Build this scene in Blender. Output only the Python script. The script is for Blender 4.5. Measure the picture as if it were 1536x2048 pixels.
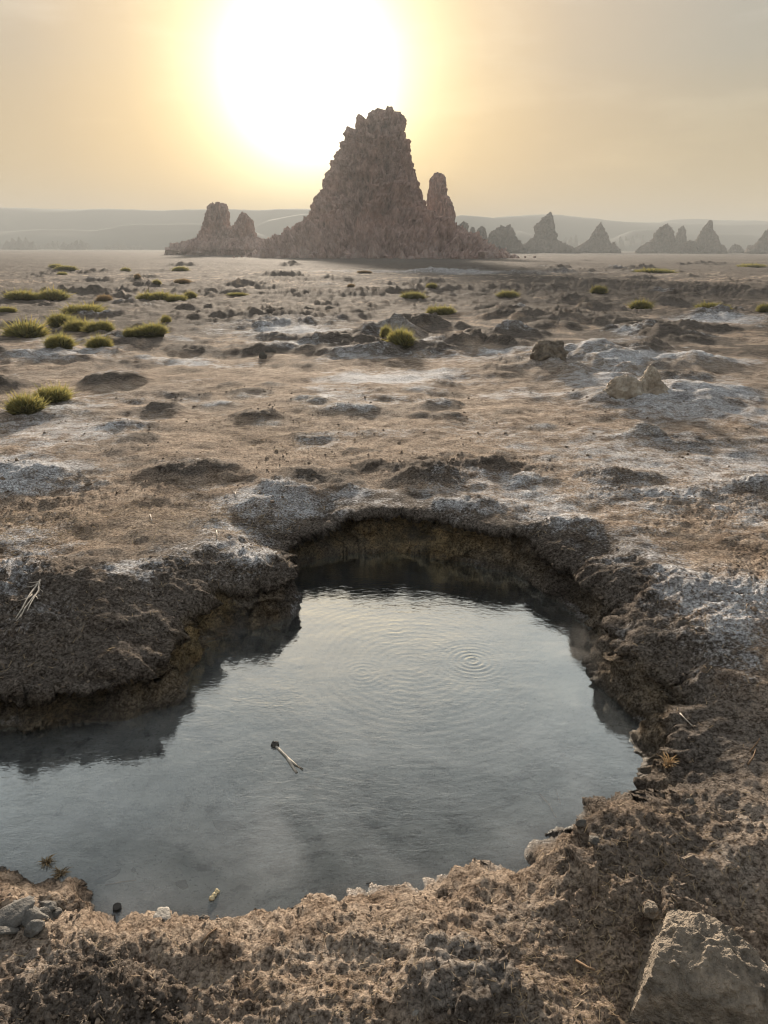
import bpy, math, random
import numpy as np
from mathutils import Vector, Matrix

random.seed(7)
RNG = np.random.default_rng(11)
sc = bpy.context.scene
R = math.radians
for o in list(bpy.data.objects):
    bpy.data.objects.remove(o)

# ------------------------------------------------------------------ camera
CAM_H = 1.6
FPX = 1480.0                      # focal length in pixels of the 1536x2048 photograph
PITCH = math.atan(527 / FPX)
ROLL = R(0.2)
cam_d = bpy.data.cameras.new('camera')
cam = bpy.data.objects.new('camera', cam_d)
sc.collection.objects.link(cam)
cam_d.sensor_fit = 'VERTICAL'
cam_d.sensor_height = 36.0
cam_d.sensor_width = 27.0
cam_d.lens = FPX / 2048 * 36.0
cam_d.clip_start = 0.05
cam_d.clip_end = 6000
MC = Matrix.Rotation(math.pi / 2 - PITCH, 4, 'X') @ Matrix.Rotation(ROLL, 4, 'Z')
MC.translation = Vector((0, 0, CAM_H))
cam.matrix_world = MC
sc.camera = cam
MR = MC.to_3x3()


def ray(px, py):
    return (MR @ Vector(((px - 768) / FPX, (1024 - py) / FPX, -1))).normalized()


def ground_pt(px, py, z=0.0):
    d = ray(px, py)
    t = (z - CAM_H) / d.z
    return Vector((0, 0, CAM_H)) + d * t


def plane_pt(px, py, dist):
    """point on the upright plane y = dist"""
    d = ray(px, py)
    return Vector((0, 0, CAM_H)) + d * (dist / d.y)


# ------------------------------------------------------------------ sky, sun, exposure
SUN = ray(618, 165)
SUN_EL = math.asin(SUN.z)
SUN_AZ = math.atan2(SUN.x, SUN.y)           # clockwise from +Y
w = bpy.data.worlds.new('World')
sc.world = w
w.use_nodes = True
nt = w.node_tree
nt.nodes.clear()
wn = lambda t: nt.nodes.new(t)


def wmath(op, a, b=None, clamp=False):
    n = wn('ShaderNodeMath')
    n.operation = op
    n.use_clamp = clamp
    for i, v in enumerate((a, b)):
        if v is None:
            continue
        if isinstance(v, (int, float)):
            n.inputs[i].default_value = v
        else:
            nt.links.new(v, n.inputs[i])
    return n.outputs[0]


sky = wn('ShaderNodeTexSky')
sky.sky_type = 'NISHITA'
sky.sun_disc = False
sky.sun_elevation = SUN_EL
sky.sun_rotation = SUN_AZ
sky.altitude = 250
sky.air_density = 1.0
sky.dust_density = 2.5
sky.ozone_density = 1.0
geo = wn('ShaderNodeTexCoord')
dotn = wn('ShaderNodeVectorMath')
dotn.operation = 'DOT_PRODUCT'
nt.links.new(geo.outputs['Generated'], dotn.inputs[0])
dotn.inputs[1].default_value = SUN
ang = wmath('ARCCOSINE', wmath('MINIMUM', dotn.outputs['Value'], 0.99999))
ang = wmath('MULTIPLY', ang, 180 / math.pi / 60.0, True)      # 0..1 over 60 degrees
ramp = wn('ShaderNodeValToRGB')
els = ramp.color_ramp.elements
ramp.color_ramp.interpolation = 'B_SPLINE'
stops = [(0.0, (1.0, 0.99, 0.95)), (0.065, (0.70, 0.67, 0.52)), (0.105, (0.42, 0.345, 0.165)), (0.15, (0.265, 0.172, 0.050)), (0.20, (0.175, 0.096, 0.016)),
         (0.29, (0.085, 0.040, 0.004)), (0.45, (0.022, 0.011, 0.0)), (1.0, (0.0, 0.0, 0.0))]
while len(els) < len(stops):
    els.new(0.5)
for e, (p, c) in zip(els, stops):
    e.position = p
    e.color = (*c, 1)
nt.links.new(ang, ramp.inputs[0])
# thin high cloud streaks
mp = wn('ShaderNodeMapping')
mp.inputs['Scale'].default_value = (2.2, 2.2, 9.0)
nt.links.new(geo.outputs['Generated'], mp.inputs[0])
cn = wn('ShaderNodeTexNoise')
cn.inputs['Scale'].default_value = 2.3
cn.inputs['Detail'].default_value = 7
cn.inputs['Roughness'].default_value = 0.6
nt.links.new(mp.outputs[0], cn.inputs['Vector'])
cl = wn('ShaderNodeMapRange')
cl.inputs['From Min'].default_value = 0.52
cl.inputs['From Max'].default_value = 0.74
cl.inputs['To Min'].default_value = 1.0
cl.inputs['To Max'].default_value = 1.26
nt.links.new(cn.outputs[0], cl.inputs['Value'])
# dust veil: Nishita greyed by the dusty air
hsv = wn('ShaderNodeHueSaturation')
hsv.inputs['Saturation'].default_value = 0.62
nt.links.new(sky.outputs[0], hsv.inputs['Color'])
# the dusty veil that fills the whole sky: warm at the horizon, grey overhead
sepz = wn('ShaderNodeSeparateXYZ')
nt.links.new(geo.outputs['Generated'], sepz.inputs[0])
veil = wn('ShaderNodeValToRGB')
vst = [(0.0, (.74, .41, .05)), (0.06, (.54, .37, .125)), (0.2, (.375, .38, .335)), (0.40, (.45, .49, .51)), (1.0, (.60, .65, .70))]
while len(veil.color_ramp.elements) < len(vst):
    veil.color_ramp.elements.new(.5)
for e_, (p_, c_) in zip(veil.color_ramp.elements, vst):
    e_.position = p_
    e_.color = (*c_, 1)
nt.links.new(sepz.outputs[2], veil.inputs[0])
vsc = wn('ShaderNodeVectorMath')
vsc.operation = 'SCALE'
vsc.inputs['Scale'].default_value = 4.8
nt.links.new(veil.outputs[0], vsc.inputs[0])
dust = wn('ShaderNodeMix')
dust.data_type = 'RGBA'
dust.inputs['Factor'].default_value = .98
nt.links.new(hsv.outputs[0], dust.inputs['A'])
nt.links.new(vsc.outputs[0], dust.inputs['B'])
mulc = wn('ShaderNodeMix')
mulc.data_type = 'RGBA'
mulc.blend_type = 'MULTIPLY'
mulc.inputs['Factor'].default_value = 1.0
nt.links.new(dust.outputs['Result'], mulc.inputs['A'])
nt.links.new(cl.outputs[0], mulc.inputs['B'])
bg1 = wn('ShaderNodeBackground')
SKY_STRENGTH = 0.06
bg1.inputs['Strength'].default_value = SKY_STRENGTH
nt.links.new(mulc.outputs['Result'], bg1.inputs['Color'])
bg2 = wn('ShaderNodeBackground')
AUREOLE = 1.12
bg2.inputs['Strength'].default_value = AUREOLE
nt.links.new(ramp.outputs[0], bg2.inputs['Color'])
add = wn('ShaderNodeAddShader')
nt.links.new(bg1.outputs[0], add.inputs[0])
nt.links.new(bg2.outputs[0], add.inputs[1])
wo = wn('ShaderNodeOutputWorld')
nt.links.new(add.outputs[0], wo.inputs['Surface'])

sun_d = bpy.data.lights.new('sun', 'SUN')
sun_d.energy = 5.0
sun_d.angle = R(5)
sun_d.color = (1.0, 0.85, 0.68)
sun_o = bpy.data.objects.new('sun', sun_d)
sc.collection.objects.link(sun_o)
sun_o.rotation_euler = SUN.to_track_quat('Z', 'Y').to_euler()

sc.view_settings.view_transform = 'Standard'
sc.view_settings.look = 'None'
sc.view_settings.gamma = 1.0
sc.view_settings.use_curve_mapping = False
sc.view_settings.exposure = 1.64
sc.render.engine = 'CYCLES'
cy = sc.cycles
cy.use_denoising = True
cy.max_bounces = 6
cy.diffuse_bounces = 2
cy.glossy_bounces = 3
cy.transparent_max_bounces = 8
cy.volume_bounces = 0
cy.filter_width = 1.05
cy.use_adaptive_sampling = True
cy.adaptive_threshold = .025
cy.sample_clamp_indirect = 6.0
cy.caustics_reflective = False
cy.caustics_refractive = False

# ------------------------------------------------------------------ numpy noise
PERM = RNG.permutation(512).astype(np.int32) % 256
PERM = np.concatenate([np.random.default_rng(3).permutation(256)] * 3).astype(np.int32)
_g = np.random.default_rng(5).normal(size=(256, 3))
GRAD3 = (_g / np.linalg.norm(_g, axis=1, keepdims=True)).astype(np.float32)
_a = np.random.default_rng(6).uniform(0, 2 * math.pi, 256)
GRAD2 = np.stack([np.cos(_a), np.sin(_a)], 1).astype(np.float32)


G2X, G2Y = [np.ascontiguousarray(GRAD2[:, k]) for k in range(2)]
G3X, G3Y, G3Z = [np.ascontiguousarray(GRAD3[:, k]) for k in range(3)]


def _split(v):
    v = np.asarray(v)
    f = np.floor(v)
    return f.astype(np.int32) & 255, (v - f).astype(np.float32)


def _fade(t):
    return t * t * t * (t * (t * 6 - 15) + 10)


def perlin2(x, y):
    xi, xf = _split(x)
    yi, yf = _split(y)
    u, v = _fade(xf), _fade(yf)
    p0 = PERM[xi] + yi
    p1 = PERM[xi + 1] + yi

    def c(p, dx, dy):
        h = PERM[p + dy]
        return G2X[h] * (xf - dx) + G2Y[h] * (yf - dy)
    a = c(p0, 0, 0)
    r0 = a + u * (c(p1, 1, 0) - a)
    a = c(p0, 0, 1)
    r1 = a + u * (c(p1, 1, 1) - a)
    return (r0 + v * (r1 - r0)) * np.float32(1.5)


def _perlin3(x, y, z):
    xi, xf = _split(x)
    yi, yf = _split(y)
    zi, zf = _split(z)
    u, v, q = _fade(xf), _fade(yf), _fade(zf)
    p0 = PERM[xi] + yi
    p1 = PERM[xi + 1] + yi
    pp = {(0, 0): PERM[p0] + zi, (1, 0): PERM[p1] + zi, (0, 1): PERM[p0 + 1] + zi, (1, 1): PERM[p1 + 1] + zi}

    def c(dx, dy, dz):
        h = PERM[pp[(dx, dy)] + dz]
        return G3X[h] * (xf - dx) + G3Y[h] * (yf - dy) + G3Z[h] * (zf - dz)

    def pl(dz):
        a = c(0, 0, dz); r0 = a + u * (c(1, 0, dz) - a)
        a = c(0, 1, dz); r1 = a + u * (c(1, 1, dz) - a)
        return r0 + v * (r1 - r0)
    a = pl(0)
    return (a + q * (pl(1) - a)) * np.float32(1.5)


def perlin3(x, y, z):
    """in chunks that stay in the cache"""
    x, y, z = np.broadcast_arrays(x, y, z)
    if x.size < 40000:
        return _perlin3(x, y, z)
    out = np.empty(x.shape, np.float32)
    o = out.reshape(-1)
    xr, yr, zr = x.reshape(-1), y.reshape(-1), z.reshape(-1)
    for i in range(0, x.size, 32768):
        o[i:i + 32768] = _perlin3(xr[i:i + 32768], yr[i:i + 32768], zr[i:i + 32768])
    return out


def fbm2(x, y, s, o=4, g=0.5, off=0.0):
    r = 0.0
    a = 1.0
    for i in range(o):
        r = r + a * perlin2(x / s + off + 17.3 * i, y / s - off + 9.1 * i)
        a *= g
        s *= 0.5
    return r


def fbm3(x, y, z, s, o=4, g=0.5, ridged=False, off=0.0):
    r = 0.0
    a = 1.0
    for i in range(o):
        n = perlin3(x / s + off + 13.7 * i, y / s + 5.1 * i, z / s - off + 3.3 * i)
        r = r + a * ((1 - 2 * np.abs(n)) if ridged else n)
        a *= g
        s *= 0.5
    return r


def worley2(x, y):
    """distance to nearest feature point (0..~1) and a random value of that cell"""
    xi = np.floor(x).astype(np.int64)
    yi = np.floor(y).astype(np.int64)
    best = np.full(x.shape, 9.0, np.float32)
    val = np.zeros(x.shape, np.float32)
    for dx in (-1, 0, 1):
        for dy in (-1, 0, 1):
            h = PERM[PERM[(xi + dx) & 255] + ((yi + dy) & 255)]
            h2 = PERM[h + 57]
            fx = xi + dx + h / 256.0
            fy = yi + dy + h2 / 256.0
            d = ((x - fx) ** 2 + (y - fy) ** 2).astype(np.float32)
            m = d < best
            best = np.where(m, d, best)
            val = np.where(m, PERM[h2 + 91] / 255.0, val)
    return np.sqrt(best), val


def sstep(a, b, x):
    t = np.clip((x - a) / (b - a), 0, 1)
    return t * t * (3 - 2 * t)


# ------------------------------------------------------------------ mesh and tag helpers
def tag(o, label=None, cat=None, group=None, kind=None):
    if label: o['label'] = label
    if cat: o['category'] = cat
    if group: o['group'] = group
    if kind: o['kind'] = kind
    return o


def np_mesh(name, verts, faces, smooth=True):
    """faces: (n,4) or (n,3) int array, or list of such arrays"""
    if not isinstance(faces, (list, tuple)):
        faces = [faces]
    me = bpy.data.meshes.new(name)
    me.vertices.add(len(verts))
    me.vertices.foreach_set('co', np.ascontiguousarray(verts, np.float32).ravel())
    li = np.concatenate([f.ravel() for f in faces]).astype(np.int32)
    cnt = np.concatenate([np.full(len(f), f.shape[1]) for f in faces]).astype(np.int32)
    st = np.concatenate([[0], np.cumsum(cnt)[:-1]]).astype(np.int32)
    me.loops.add(len(li))
    me.loops.foreach_set('vertex_index', li)
    me.polygons.add(len(cnt))
    me.polygons.foreach_set('loop_start', st)
    me.polygons.foreach_set('use_smooth', np.full(len(cnt), smooth))
    me.update(calc_edges=True)
    return me


def link(name, me, mat=None, parent=None, loc=None):
    o = bpy.data.objects.new(name, me)
    sc.collection.objects.link(o)
    if mat is not None and me is not None and not me.materials:
        me.materials.append(mat)
    if parent is not None:
        o.parent = parent
    if loc is not None:
        o.location = loc
    return o


def set_attr(me, name, arr4):
    a = me.color_attributes.new(name, 'FLOAT_COLOR', 'POINT')
    a.data.foreach_set('color', np.ascontiguousarray(arr4, np.float32).ravel())


class NB:
    """small node-material builder"""
    def __init__(self, name):
        self.m = bpy.data.materials.new(name)
        self.m.use_nodes = True
        self.t = self.m.node_tree
        self.t.nodes.clear()
        self.out = self.n('ShaderNodeOutputMaterial')
        self.geo = self.n('ShaderNodeNewGeometry')

    def n(self, t):
        return self.t.nodes.new(t)

    def put(self, v, s):
        if isinstance(v, (int, float)):
            s.default_value = v
        elif isinstance(v, tuple):
            s.default_value = (*v, 1) if (len(v) == 3 and s.type == 'RGBA') else v
        else:
            self.t.links.new(v, s)

    def math(self, op, a, b=0.0, clamp=False):
        n = self.n('ShaderNodeMath')
        n.operation = op
        n.use_clamp = clamp
        self.put(a, n.inputs[0])
        self.put(b, n.inputs[1])
        return n.outputs[0]

    def noise(self, scale, detail=4, rough=0.55, vec=None, dist=0.0, stretch=None):
        n = self.n('ShaderNodeTexNoise')
        n.inputs['Scale'].default_value = scale
        n.inputs['Detail'].default_value = detail
        n.inputs['Roughness'].default_value = rough
        n.inputs['Distortion'].default_value = dist
        v = vec if vec is not None else self.geo.outputs['Position']
        if stretch is not None:
            mp = self.n('ShaderNodeMapping')
            mp.inputs['Scale'].default_value = stretch
            self.t.links.new(v, mp.inputs[0])
            v = mp.outputs[0]
        self.t.links.new(v, n.inputs['Vector'])
        return n.outputs[0]

    def voronoi(self, scale, feature='F1', vec=None):
        n = self.n('ShaderNodeTexVoronoi')
        n.feature = feature
        n.inputs['Scale'].default_value = scale
        self.t.links.new(vec if vec is not None else self.geo.outputs['Position'], n.inputs['Vector'])
        return n.outputs['Distance']

    def rng(self, v, a, b, c=0.0, d=1.0):
        n = self.n('ShaderNodeMapRange')
        self.put(v, n.inputs['Value'])
        n.inputs['From Min'].default_value = a
        n.inputs['From Max'].default_value = b
        n.inputs['To Min'].default_value = c
        n.inputs['To Max'].default_value = d
        return n.outputs[0]

    def mix(self, f, a, b, blend='MIX'):
        n = self.n('ShaderNodeMix')
        n.data_type = 'RGBA'
        n.blend_type = blend
        self.put(f, n.inputs['Factor'])
        self.put(a, n.inputs['A'])
        self.put(b, n.inputs['B'])
        return n.outputs['Result']

    def attr(self, name):
        n = self.n('ShaderNodeAttribute')
        n.attribute_name = name
        s = self.n('ShaderNodeSeparateColor')
        self.t.links.new(n.outputs['Color'], s.inputs[0])
        return s.outputs[0], s.outputs[1], s.outputs[2], n.outputs['Alpha']

    def bump(self, h, strength, dist, normal=None):
        n = self.n('ShaderNodeBump')
        n.inputs['Strength'].default_value = strength
        n.inputs['Distance'].default_value = dist
        self.put(h, n.inputs['Height'])
        if normal is not None:
            self.put(normal, n.inputs['Normal'])
        return n.outputs[0]

    def finish(self, col, rough=0.9, normal=None, spec=0.25):
        b = self.n('ShaderNodeBsdfPrincipled')
        self.put(col, b.inputs['Base Color'])
        self.put(rough, b.inputs['Roughness'])
        b.inputs['Specular IOR Level'].default_value = spec
        if normal is not None:
            self.put(normal, b.inputs['Normal'])
        self.t.links.new(b.outputs[0], self.out.inputs['Surface'])
        return self.m


# ------------------------------------------------------------------ materials
def mat_ground():
    b = NB('ground_soil')
    salt, dark, thatch, algae = b.attr('mask_a')
    wet, bed, grey, _ = b.attr('mask_b')
    n1 = b.noise(1.1, 6, 0.6)
    n2 = b.noise(9, 6, 0.65)
    n3 = b.noise(60, 5, 0.7)
    n4 = b.noise(240, 3, 0.7)
    fib = b.noise(26, 4, 0.6, stretch=(0.6, 2.4, 1.0), dist=1.2)
    tan = b.mix(b.rng(n2, .35, .68), (0.30, 0.228, 0.172), (0.63, 0.52, 0.42))
    th = b.mix(b.rng(fib, .35, .65), (0.115, 0.083, 0.060), (0.46, 0.355, 0.26))
    c = b.mix(b.math('MULTIPLY', thatch, b.rng(n2, .25, .6), True), tan, th)
    gr = b.mix(b.rng(n3, .3, .7), (0.19, 0.168, 0.15), (0.47, 0.43, 0.385))
    c = b.mix(b.math('MULTIPLY', grey, b.rng(n2, .3, .55, .5, 1.1), True), c, gr)
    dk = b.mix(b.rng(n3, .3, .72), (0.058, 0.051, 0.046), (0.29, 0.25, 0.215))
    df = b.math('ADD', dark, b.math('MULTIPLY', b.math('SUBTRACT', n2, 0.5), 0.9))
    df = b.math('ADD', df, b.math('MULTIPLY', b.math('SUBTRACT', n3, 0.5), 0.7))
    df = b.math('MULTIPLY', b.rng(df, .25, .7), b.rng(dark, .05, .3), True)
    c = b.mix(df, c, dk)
    sf = b.math('ADD', salt, b.math('MULTIPLY', b.math('SUBTRACT', n3, 0.5), 1.3))
    sf = b.math('ADD', sf, b.math('MULTIPLY', b.math('SUBTRACT', n2, 0.5), 1.2))
    sf = b.math('MULTIPLY', b.rng(sf, .22, .62), b.rng(salt, .04, .22), True)
    sl = b.mix(n4, (0.55, 0.56, 0.58), (0.84, 0.86, 0.90))
    c = b.mix(b.math('MULTIPLY', sf, 0.9), c, sl)
    al = b.mix(b.rng(n2, .35, .65), (0.26, 0.195, 0.075), (0.62, 0.45, 0.24))
    c = b.mix(b.math('MULTIPLY', algae, b.rng(n2, .25, .6, .35, 1.1), True), c, al)
    sb = b.mix(b.rng(b.noise(5, 5, .6), .35, .65), (0.30, 0.285, 0.26), (0.62, 0.59, 0.545))
    sb = b.mix(b.rng(n2, .54, .62, 0, .85), sb, (0.09, 0.085, 0.08))
    sb = b.mix(b.rng(n3, .55, .7), sb, (0.07, 0.065, 0.06))
    # grain: random tones, plus shade painted into pits and light onto raised crumbs
    n5 = b.noise(110, 4, 0.75, dist=.6)
    vs_ = b.voronoi(42)
    n6 = b.noise(75, 7, 0.78, dist=.4)
    n7 = b.noise(21, 6, 0.75, stretch=(.6, 1.3, 1), dist=.8)
    n8 = b.noise(3.2, 8, 0.78, stretch=(.7, 1.2, 1), dist=.6)
    n9 = b.noise(.55, 9, 0.8, stretch=(.5, 1.3, 1))
    c = b.mix(b.rng(n8, .52, .62, 0, .62), c, b.mix(1.0, c, (0.38, 0.34, 0.32), 'MULTIPLY'))
    c = b.mix(b.rng(n8, .45, .37, 0, .45), c, b.mix(1.0, c, (1.45, 1.43, 1.42), 'MULTIPLY'))
    c = b.mix(b.rng(n9, .51, .62, 0, .55), c, b.mix(1.0, c, (0.42, 0.39, 0.37), 'MULTIPLY'))
    c = b.mix(b.rng(n6, .515, .57, 0, .85), c, b.mix(1.0, c, (0.24, 0.205, 0.18), 'MULTIPLY'))  # shade painted into the pits of the bump
    c = b.mix(b.rng(n6, .47, .41, 0, .8), c, b.mix(1.0, c, (1.75, 1.72, 1.68), 'MULTIPLY'))  # painted highlight on the raised crust
    c = b.mix(b.rng(n7, .52, .60, 0, .7), c, b.mix(1.0, c, (0.36, 0.33, 0.31), 'MULTIPLY'))
    c = b.mix(b.rng(n7, .44, .36, 0, .35), c, b.mix(1.0, c, (1.4, 1.38, 1.36), 'MULTIPLY'))
    c = b.mix(b.rng(n4, .58, .78, 0, .4), c, b.mix(1.0, c, (0.35, 0.33, 0.31), 'MULTIPLY'))
    c = b.mix(b.rng(n2, .40, .28, 0, .4), c, b.mix(1.0, c, (0.55, 0.52, 0.5), 'MULTIPLY'))
    c = b.mix(bed, c, sb)
    c = b.mix(b.math('MULTIPLY', wet, .75), c, b.mix(1.0, c, (0.36, 0.34, 0.32), 'MULTIPLY'))
    rough = b.rng(wet, 0, 1, .95, .42)
    h = b.math('ADD', b.math('MULTIPLY', n3, 0.7), b.math('MULTIPLY', n4, 0.3))
    h = b.math('ADD', h, b.math('MULTIPLY', n6, -0.9))
    nrm = b.bump(h, 0.9, 0.026)
    m = b.finish(c, rough, nrm, .03)
    pb = [n for n in b.t.nodes if n.type == 'BSDF_PRINCIPLED'][0]
    b.put(b.rng(wet, .2, 1, .03, .45), pb.inputs['Specular IOR Level'])
    return m


def mat_tufa(name, dk, lt, pale, zband):
    b = NB(name)
    p = b.geo.outputs['Position']
    n1 = b.noise(0.25, 6, 0.65)
    n2 = b.noise(1.3, 6, 0.7, stretch=(1, 1, .45))
    n3 = b.noise(5, 4, 0.7)
    c = b.mix(b.rng(n2, .33, .68), dk, lt)
    c = b.mix(b.rng(n1, .45, .7, 0, .5), c, (lt[0] * 1.05, lt[1] * .86, lt[2] * .76))
    sep = b.n('ShaderNodeSeparateXYZ')
    b.t.links.new(p, sep.inputs[0])
    low = b.math('MULTIPLY', b.rng(sep.outputs[2], 0, zband, 1, 0), b.rng(n1, .42, .62), True)
    c = b.mix(b.math('MULTIPLY', low, b.rng(n3, .35, .65)), c, pale)
    c = b.mix(b.rng(n3, .56, .75, 0, .7), c, b.mix(1.0, c, (.35, .33, .32), 'MULTIPLY'))
    nrm = b.bump(b.math('ADD', n2, b.math('MULTIPLY', n3, .5)), .8, .5)
    return b.finish(c, .95, nrm, .02)


def mat_simple(name, a, c2, scale=30, rough=.85, bump=.4, bd=.01, obj=True, spec=.25, stretch=None):
    b = NB(name)
    v = None
    if obj:
        tc = b.n('ShaderNodeTexCoord')
        v = tc.outputs['Object']
    n = b.noise(scale, 5, .65, v, stretch=stretch)
    c = b.mix(b.rng(n, .33, .68), a, c2)
    n2 = b.noise(scale * 5, 3, .6, v, stretch=stretch)
    c = b.mix(b.rng(n2, .5, .75, 0, .5), c, b.mix(1.0, c, (.5, .48, .45), 'MULTIPLY'))
    return b.finish(c, rough, b.bump(b.math('ADD', n, n2), bump, bd), spec)


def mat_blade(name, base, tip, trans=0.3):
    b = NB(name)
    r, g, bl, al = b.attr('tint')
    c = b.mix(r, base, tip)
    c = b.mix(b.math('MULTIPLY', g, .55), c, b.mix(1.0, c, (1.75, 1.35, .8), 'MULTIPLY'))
    d = b.n('ShaderNodeBsdfPrincipled')
    b.put(c, d.inputs['Base Color'])
    d.inputs['Roughness'].default_value = .7
    d.inputs['Specular IOR Level'].default_value = .2
    tr = b.n('ShaderNodeBsdfTranslucent')
    b.put(c, tr.inputs['Color'])
    mx = b.n('ShaderNodeMixShader')
    mx.inputs[0].default_value = trans
    b.t.links.new(d.outputs[0], mx.inputs[1])
    b.t.links.new(tr.outputs[0], mx.inputs[2])
    b.t.links.new(mx.outputs[0], b.out.inputs['Surface'])
    return b.m


def mat_water():
    b = NB('pool_water')
    n1 = b.noise(1.6, 5, .6, dist=1.5)
    # milky body, see-through in places
    dif = b.n('ShaderNodeBsdfDiffuse')
    b.put(b.mix(b.rng(n1, .35, .65), (0.34, 0.355, 0.36), (0.47, 0.485, 0.49)), dif.inputs['Color'])
    trn = b.n('ShaderNodeBsdfTransparent')
    trn.inputs['Color'].default_value = (.80, .83, .83, 1)
    body = b.n('ShaderNodeMixShader')
    b.put(b.rng(n1, .3, .7, .07, .30), body.inputs[0])
    b.t.links.new(trn.outputs[0], body.inputs[1])
    b.t.links.new(dif.outputs[0], body.inputs[2])
    rip = b.noise(48, 3, .55, stretch=(.55, 1.25, 1), dist=.8)
    rip2 = b.noise(11, 3, .5, stretch=(.7, 1.2, 1), dist=.5)
    calm = b.rng(b.noise(.9, 3, .5), .38, .62, .25, 1.15)
    nrm = b.bump(b.math('MULTIPLY', b.math('ADD', b.math('MULTIPLY', rip, .42), rip2), calm), .13, .02)
    gl = b.n('ShaderNodeBsdfGlossy')
    gl.inputs['Roughness'].default_value = .02
    gl.inputs['Color'].default_value = (.90, .98, 1, 1)
    b.t.links.new(nrm, gl.inputs['Normal'])
    fr = b.n('ShaderNodeLayerWeight')
    fr.inputs['Blend'].default_value = .5
    b.t.links.new(nrm, fr.inputs['Normal'])
    refl = b.rng(fr.outputs['Facing'], .26, .62, .04, .95)
    refl.node.interpolation_type = 'SMOOTHSTEP'
    mx = b.n('ShaderNodeMixShader')
    b.put(refl, mx.inputs[0])
    b.t.links.new(body.outputs[0], mx.inputs[1])
    b.t.links.new(gl.outputs[0], mx.inputs[2])
    b.t.links.new(mx.outputs[0], b.out.inputs['Surface'])
    return b.m


# ------------------------------------------------------------------ pool outline (waterline) and signed distance
ZW = -0.30
OUTLINE = [  # px, py, bank width, undercut, algae
    (-560, 1430, .16, .05, .1), (-200, 1440, .16, .08, .2), (0, 1448, .14, .12, .3), (110, 1446, .13, .15, .4), (200, 1440, .13, .16, .4), (290, 1425, .14, .12, .3),
    (345, 1412, .18, .08, .2), (378, 1378, .18, .05, .3), (374, 1345, .16, .04, .6), (398, 1305, .22, .05, .9), (440, 1268, .20, .06, .8),
    (510, 1252, .20, .08, .5), (560, 1238, .20, .06, .2), (590, 1212, .18, .06, .0), (594, 1186, .15, .08, .0), (575, 1150, .10, .08, .1), (640, 1118, .06, .09, .6),
    (700, 1108, .06, .09, .5), (760, 1103, .05, .11, .7), (860, 1108, .05, .11, .9), (960, 1128, .08, .09, .5), (1040, 1150, .17, .05, .2), (1100, 1190, .22, .05, .1), (1150, 1235, .20, .06, .1),
    (1203, 1290, .22, .07, .2), (1185, 1315, .26, .04, .1), (1200, 1365, .26, .04, .1), (1255, 1422, .30, .04, .2), (1292, 1450, .24, .04, .2), (1272, 1482, .24, .03, .2),
    (1290, 1530, .20, .03, .2), (1302, 1575, .18, .02, .1), (1280, 1608, .20, .0, .1), (1200, 1632, .30, .0, .0), (1110, 1652, .32, .0, .0), (1060, 1690, .32, .0, .0),
    (1000, 1722, .34, .0, .0), (870, 1748, .36, .0, .0), (760, 1764, .28, .0, .0), (690, 1776, .28, .0, .0), (620, 1812, .26, .0, .0), (540, 1832, .24, .0, .0), (370, 1840, .2, .0, .0), (240, 1826, .18, .0, .0),
    (120, 1782, .16, .0, .0), (0, 1742, .16, .0, .0), (-200, 1715, .4, .0, .0), (-560, 1640, .4, .0, .0)]
POLY = np.array([ground_pt(p[0], p[1], ZW).to_2d() for p in OUTLINE])
PAR = np.array([p[2:] for p in OUTLINE])


def densify(P, Q, n=4):
    """Catmull-Rom"""
    out, oq = [], []
    N = len(P)
    for i in range(N):
        p0, p1, p2, p3 = P[i - 1], P[i], P[(i + 1) % N], P[(i + 2) % N]
        for k in range(n):
            t = k / n
            out.append(.5 * ((2 * p1) + (-p0 + p2) * t + (2 * p0 - 5 * p1 + 4 * p2 - p3) * t * t + (-p0 + 3 * p1 - 3 * p2 + p3) * t ** 3))
            oq.append(Q[i] * (1 - t) + Q[(i + 1) % N] * t)
    return np.array(out), np.array(oq)


POLY, PAR = densify(POLY, PAR)
GX0, GX1, GY0, GY1, GS = -5.2, 3.4, .5, 6.6, .014
gx = np.arange(GX0, GX1, GS)
gy = np.arange(GY0, GY1, GS)
GXX, GYY = np.meshgrid(gx, gy)
WX = GXX + .035 * perlin2(GXX / .35, GYY / .35) + .018 * perlin2(GXX / .12 + 7, GYY / .12) + .008 * perlin2(GXX / .05 + 3, GYY / .05)
WY = GYY + .035 * perlin2(GXX / .35 + 31, GYY / .35) + .018 * perlin2(GXX / .12 + 47, GYY / .12) + .008 * perlin2(GXX / .05 + 13, GYY / .05)
best = np.full(GXX.shape, 1e9)
inside = np.zeros(GXX.shape, bool)
GP = [np.zeros(GXX.shape) for _ in range(3)]
for i in range(len(POLY)):
    a, b_ = POLY[i], POLY[(i + 1) % len(POLY)]
    e = b_ - a
    t = np.clip(((WX - a[0]) * e[0] + (WY - a[1]) * e[1]) / (e @ e + 1e-12), 0, 1)
    d2 = (WX - a[0] - t * e[0]) ** 2 + (WY - a[1] - t * e[1]) ** 2
    m = d2 < best
    best = np.where(m, d2, best)
    for k in range(3):
        GP[k] = np.where(m, PAR[i, k] * (1 - t) + PAR[(i + 1) % len(POLY), k] * t, GP[k])
    cr = ((a[1] > WY) != (b_[1] > WY)) & (WX < e[0] * (WY - a[1]) / (e[1] + 1e-12) + a[0])
    inside ^= cr
SDF = np.sqrt(best) * np.where(inside, -1, 1)


def blur(A, n):
    for _ in range(n):
        A = np.pad(A, 1, mode='edge')
        A = (A[1:-1, 1:-1] * 2 + A[:-2, 1:-1] + A[2:, 1:-1] + A[1:-1, :-2] + A[1:-1, 2:]) / 6
    return A


GP = [blur(g, 14) for g in GP]
SGY, SGX = np.gradient(blur(SDF, 6), GS)


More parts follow.
